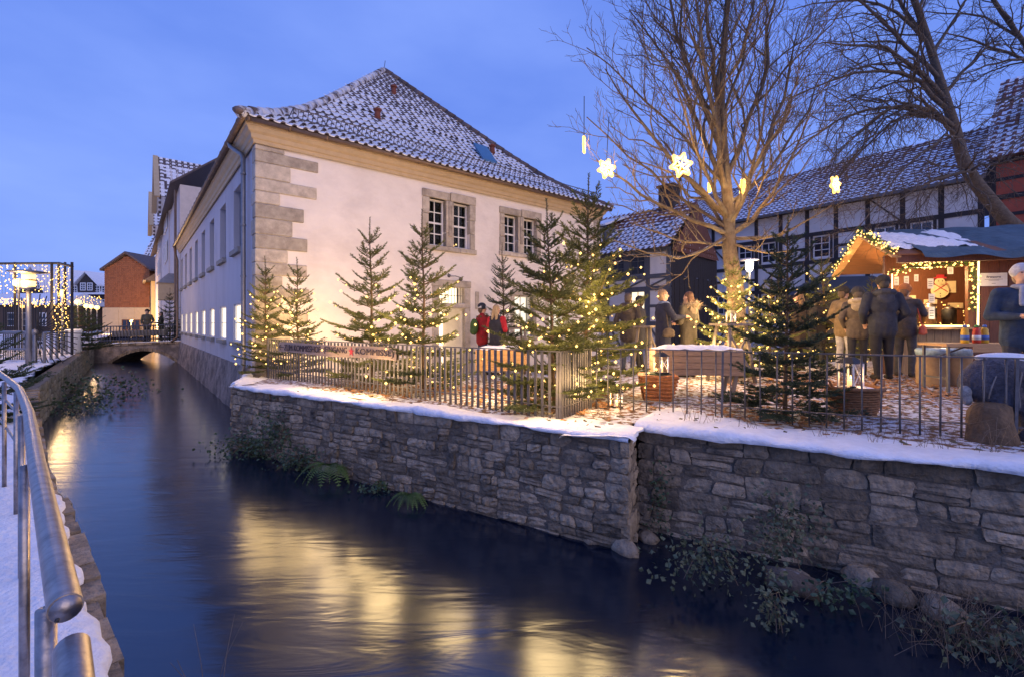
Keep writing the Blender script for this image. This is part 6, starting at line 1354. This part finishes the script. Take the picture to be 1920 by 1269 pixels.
    if hat:
        HT = mat(k + '_hat', hatc, .95, .2, 50, .006, 90)
        organic('hat', [('e', P3(0, -.008, 1.715), P3(.098, .112, .088), 0), ('c', P3(-.03, -.005, 1.69), P3(.03, -.005, 1.69), .085 * s, .085 * s, 0)] + ([('e', P3(0, .1, 1.71), P3(.07, .06, .016), 0)] if hat == 'cap' else []) + ([('e', P3(0, -.01, 1.825), P3(.035, .035, .035), 0)] if hat == 'pom' else []), [HT], e, .012, 2)
        if band: MB().lathe([(.103 * s, 1.665 * s), (.106 * s, 1.69 * s), (.104 * s, 1.715 * s)], (0, -.004, 0), 18).build('hat_band', cloth(k + '_band', band), e, True)
    if hood:
        o = organic('hood', [('c', P3(.13 * math.cos(a), -.02 + .12 * math.sin(a) - .03, 1.48 + .03 * math.sin(a + 3.14)), P3(.13 * math.cos(a + .7), -.02 + .12 * math.sin(a + .7) - .03, 1.48 + .03 * math.sin(a + 3.84)), .05 * s, .05 * s, 0) for a in [i * .7 for i in range(9)]] + [('e', P3(0, -.12, 1.4), P3(.13, .06, .12), 0)], [cloth(k + '_hood', hoodc)], e, .014, 3)
        if hood == 'fur':
            g = np.random.default_rng(3); t = g.uniform(0, 6.28, 1500); c = np.stack([.14 * np.cos(t), -.05 + .13 * np.sin(t), 1.49 + .02 * g.normal(size=1500)], 1) * s; d = g.normal(size=(1500, 3)) * .03; sd_ = g.normal(size=(1500, 3)) * .003; v = np.stack([c - sd_, c + sd_, c + d * 1.6], 1).reshape(-1, 3); tri_mesh('fur', v, np.arange(4500).reshape(-1, 3), cloth(k + '_fur', (.42, .32, .22)), e)['kind'] = 'stuff'
    if scarf: organic('scarf', [('c', P3(.075 * math.cos(a), .01 + .075 * math.sin(a), 1.5), P3(.075 * math.cos(a + .8), .01 + .075 * math.sin(a + .8), 1.5), .035 * s, .035 * s, 0) for a in [i * .8 for i in range(8)]] + [('c', P3(.03, .11, 1.48), P3(.05, .16, 1.28), .032 * s, .03 * s, 0)], [cloth(k + '_scarf', scarf)], e, .013, 2)
    if bag == 'backpack': organic('backpack', [('e', P3(0, -.22, 1.2), P3(.15, .09, .21), 0), ('e', P3(0, -.25, 1.1), P3(.12, .07, .1), 0), ('c', P3(.1, -.1, 1.46), P3(.13, .1, 1.3), .02, .02, 0), ('c', P3(-.1, -.1, 1.46), P3(-.13, .1, 1.3), .02, .02, 0)], [cloth(k + '_bag', bagc)], e, .014, 3)
    if bag == 'shoulder': organic('handbag', [('e', P3(.27, .0, .9), P3(.045, .13, .10), 0), ('c', P3(.27, -.09, .85), P3(.27, .09, .85), .04 * s, .04 * s, 0), ('c', P3(.25, 0, 1.02), P3(.16, -.03, 1.48), .013, .013, 0)], [cloth(k + '_bag', bagc)], e, .012, 2)
    return e
NAVY, DK = (.035, .04, .07), (.03, .03, .035)
person('person in red jacket with green backpack and dark banded knit hat', X(904, 11.6), 11.6, R(-60), 1.78, (.38, .02, .03), (.06, .07, .12), (.1, .07, .05), 'hold', 'beanie', (.025, .03, .045), bag='backpack', bagc=(.05, .10, .03), band=(.6, .6, .62))
person('person with fair hair in a black jacket with red sleeves', X(931, 10.9), 10.9, R(-35), 1.66, (.04, .04, .055), (.42, .36, .28), (.36, .26, .14), 'hold', sleeves=(.42, .02, .03), long_hair=True, coat=.8, bulk=1.06)
person('person in long dark coat seen from behind near the small house', X(1178, 10.2), 10.2, R(-30), 1.74, (.06, .05, .05), (.05, .06, .09), (.08, .06, .05), 'pocket', coat=.72, hood='plain', hoodc=(.06, .05, .05))
person('person in dark coat and round hat turned to the neighbour', X(1199, 10.5), 10.5, R(50), 1.66, (.05, .05, .065), DK, (.06, .04, .03), 'hold', 'beanie', (.03, .03, .035), coat=.6)
person('person with short fair hair and glasses in a navy coat reaching forward', X(1243, 8.6), 8.6, R(-85), 1.63, (.018, .022, .055), (.02, .02, .03), (.24, .16, .09), 'reach', glasses=True, scarf=(.12, .16, .28), coat=.62, bag='shoulder', bagc=(.06, .045, .035), bulk=1.05)
person('person with long brown hair in an olive coat with fur-trimmed hood', X(1291, 8.7), 8.7, R(35), 1.60, (.08, .07, .055), DK, (.09, .045, .028), 'hold', hood='fur', hoodc=(.16, .13, .1), long_hair=True, coat=.5, bulk=1.08)
person('person in tan jacket and dark cap with pale trousers in the queue', X(1582, 9.4), 9.4, R(-75), 1.74, (.34, .24, .13), (.5, .48, .48), (.12, .08, .05), 'pocket', 'cap', (.04, .035, .03))
person('person in grey jacket with light collar and dark knit hat in the queue', X(1608, 8.9), 8.9, R(-30), 1.70, (.15, .12, .10), DK, (.1, .08, .06), 'pocket', 'beanie', (.05, .05, .055), hood='plain', hoodc=(.42, .35, .26), walk=.06)
person('tall broad person in dark navy jacket, back turned, before the hatch', X(1655, 8.35), 8.35, R(-18), 1.86, (.04, .045, .065), (.02, .02, .025), (.05, .04, .03), 'pocket', 'beanie', (.03, .03, .035), hood='plain', hoodc=(.045, .05, .07), bulk=1.14, walk=.05)
person('person in orange knit hat leaning at the serving hatch', X(1697, 8.75), 8.75, R(-60), 1.74, (.10, .09, .09), (.05, .05, .06), (.2, .1, .05), 'reach', 'beanie', (.45, .17, .06), scarf=(.3, .2, .14), bag='shoulder', bagc=(.5, .1, .05))
person('person in pale knit cap and blue padded jacket holding food', X(1916, 5.5), 5.5, R(150), 1.70, (.045, .075, .13), (.04, .045, .06), (.3, .22, .14), 'hold', 'beanie', (.55, .56, .58), scarf=(.30, .33, .40), bulk=1.1)
person('person with brown hair in a dark coat behind the dark fir', X(1497, 9.9), 9.9, R(30), 1.66, (.09, .065, .045), DK, (.2, .12, .06), 'pocket', coat=.55, long_hair=True)
person('person in black coat partly hidden behind the dark fir', X(1532, 10.4), 10.4, R(-40), 1.62, (.04, .035, .035), DK, (.05, .04, .03), 'pocket', 'beanie', (.03, .03, .03), coat=.6)
person('person in olive jacket and cap standing on the bridge', X(276, 25.0), 25.0, R(200), 1.75, (.13, .12, .08), DK, (.05, .04, .03), 'pocket', 'cap', (.03, .03, .03), z=.0)
person('person in dark camouflage jacket on the bridge by the house', X(302, 24.4), 24.4, R(120), 1.6, (.08, .075, .06), DK, (.05, .04, .03), 'hold', z=.0)

pf = empty('plush_figure', (4.42, 4.12, 0), R(-10), 'large grey plush animal figure bent over a stump with snow on its back', 'figure')
PL = mat('plush', (.11, .105, .125), .95, .4, 30, .03, 60); 
organic('body', [('e', (0, 0, .52), (.27, .19, .22), 0), ('e', (.22, .02, .46), (.24, .2, .22), 0), ('e', (-.17, 0, .47), (.14, .16, .17), 0), ('c', (-.02, -.08, .42), (-.08, -.12, .25), .13, .10, 0), ('c', (.2, -.1, .4), (.13, -.14, .1), .14, .09, 0), ('c', (.13, -.14, .1), (.06, -.18, .05), .08, .07, 0), ('c', (.4, 0, .4), (.5, -.05, .12), .15, .1, 0), ('c', (.3, .1, .35), (.28, .12, .05), .12, .09, 0)], [PL], pf, .018, 3)
organic('tail', [('e', (-.31, -.05, .40), (.05, .05, .06), 0), ('e', (-.3, -.06, .33), (.04, .04, .05), 0)], [mat('pale_plush', (.42, .40, .38), .95, .3, 50, .02, 90)], pf, .012, 1)
g = np.random.default_rng(9); n = 22000; th = g.uniform(0, 6.28, n); ph = np.arccos(g.uniform(-.8, 1, n)); c = np.stack([.10 + .37 * np.sin(ph) * np.cos(th), .01 + .2 * np.sin(ph) * np.sin(th), .47 + .22 * np.cos(ph)], 1); d = g.normal(size=(n, 3)) * .018; sd_ = g.normal(size=(n, 3)) * .002
tri_mesh('fur', np.stack([c - sd_, c + sd_, c + d], 1).reshape(-1, 3), np.arange(n * 3).reshape(-1, 3), PL, pf)['kind'] = 'stuff'
organic('snow_cap', [('e', (.06, .03, .705), (.24, .13, .05), 0), ('e', (.25, .03, .685), (.17, .13, .05), 0)], [SNOW], pf, .014, 3)
for a, b in (((-.14, -.15, .56), (-.2, -.15, .36)), ((.02, -.19, .6), (-.02, -.22, .3))): MB().tube([a, ((a[0] + b[0]) / 2 - .03, a[1] - .03, (a[2] + b[2]) / 2), b], .006, 5).build('seam', mat('seam', (.25, .22, .2), .9), pf)
sp_ = empty('stump', (4.16, 3.95, 0), .4, 'brown weathered stump under the plush figure', 'stump'); mb = MB()
for k in range(6):
    for j in range(18):
        a = 2 * math.pi * j / 18; r_ = (.19, .175, .165, .16, .14, .09)[k] + .015 * math.sin(3 * a + k) + .014 * math.sin(8 * a + k * .4); mb.v.append((r_ * math.cos(a), r_ * .85 * math.sin(a), (-.03, .08, .16, .24, .30, .33)[k]))
for k in range(5):
    for j in range(18): j2 = (j + 1) % 18; mb.f.append([k * 18 + j, k * 18 + j2, (k + 1) * 18 + j2, (k + 1) * 18 + j]); mb.m.append(0)
mb.f.append([90 + j for j in range(18)]); mb.m.append(0); mb.build('wood', mat('stump_bark', (.13, .085, .05), .9, .4, 8, .03, 20), sp_, True)

bpy.data.scenes.remove(TS)
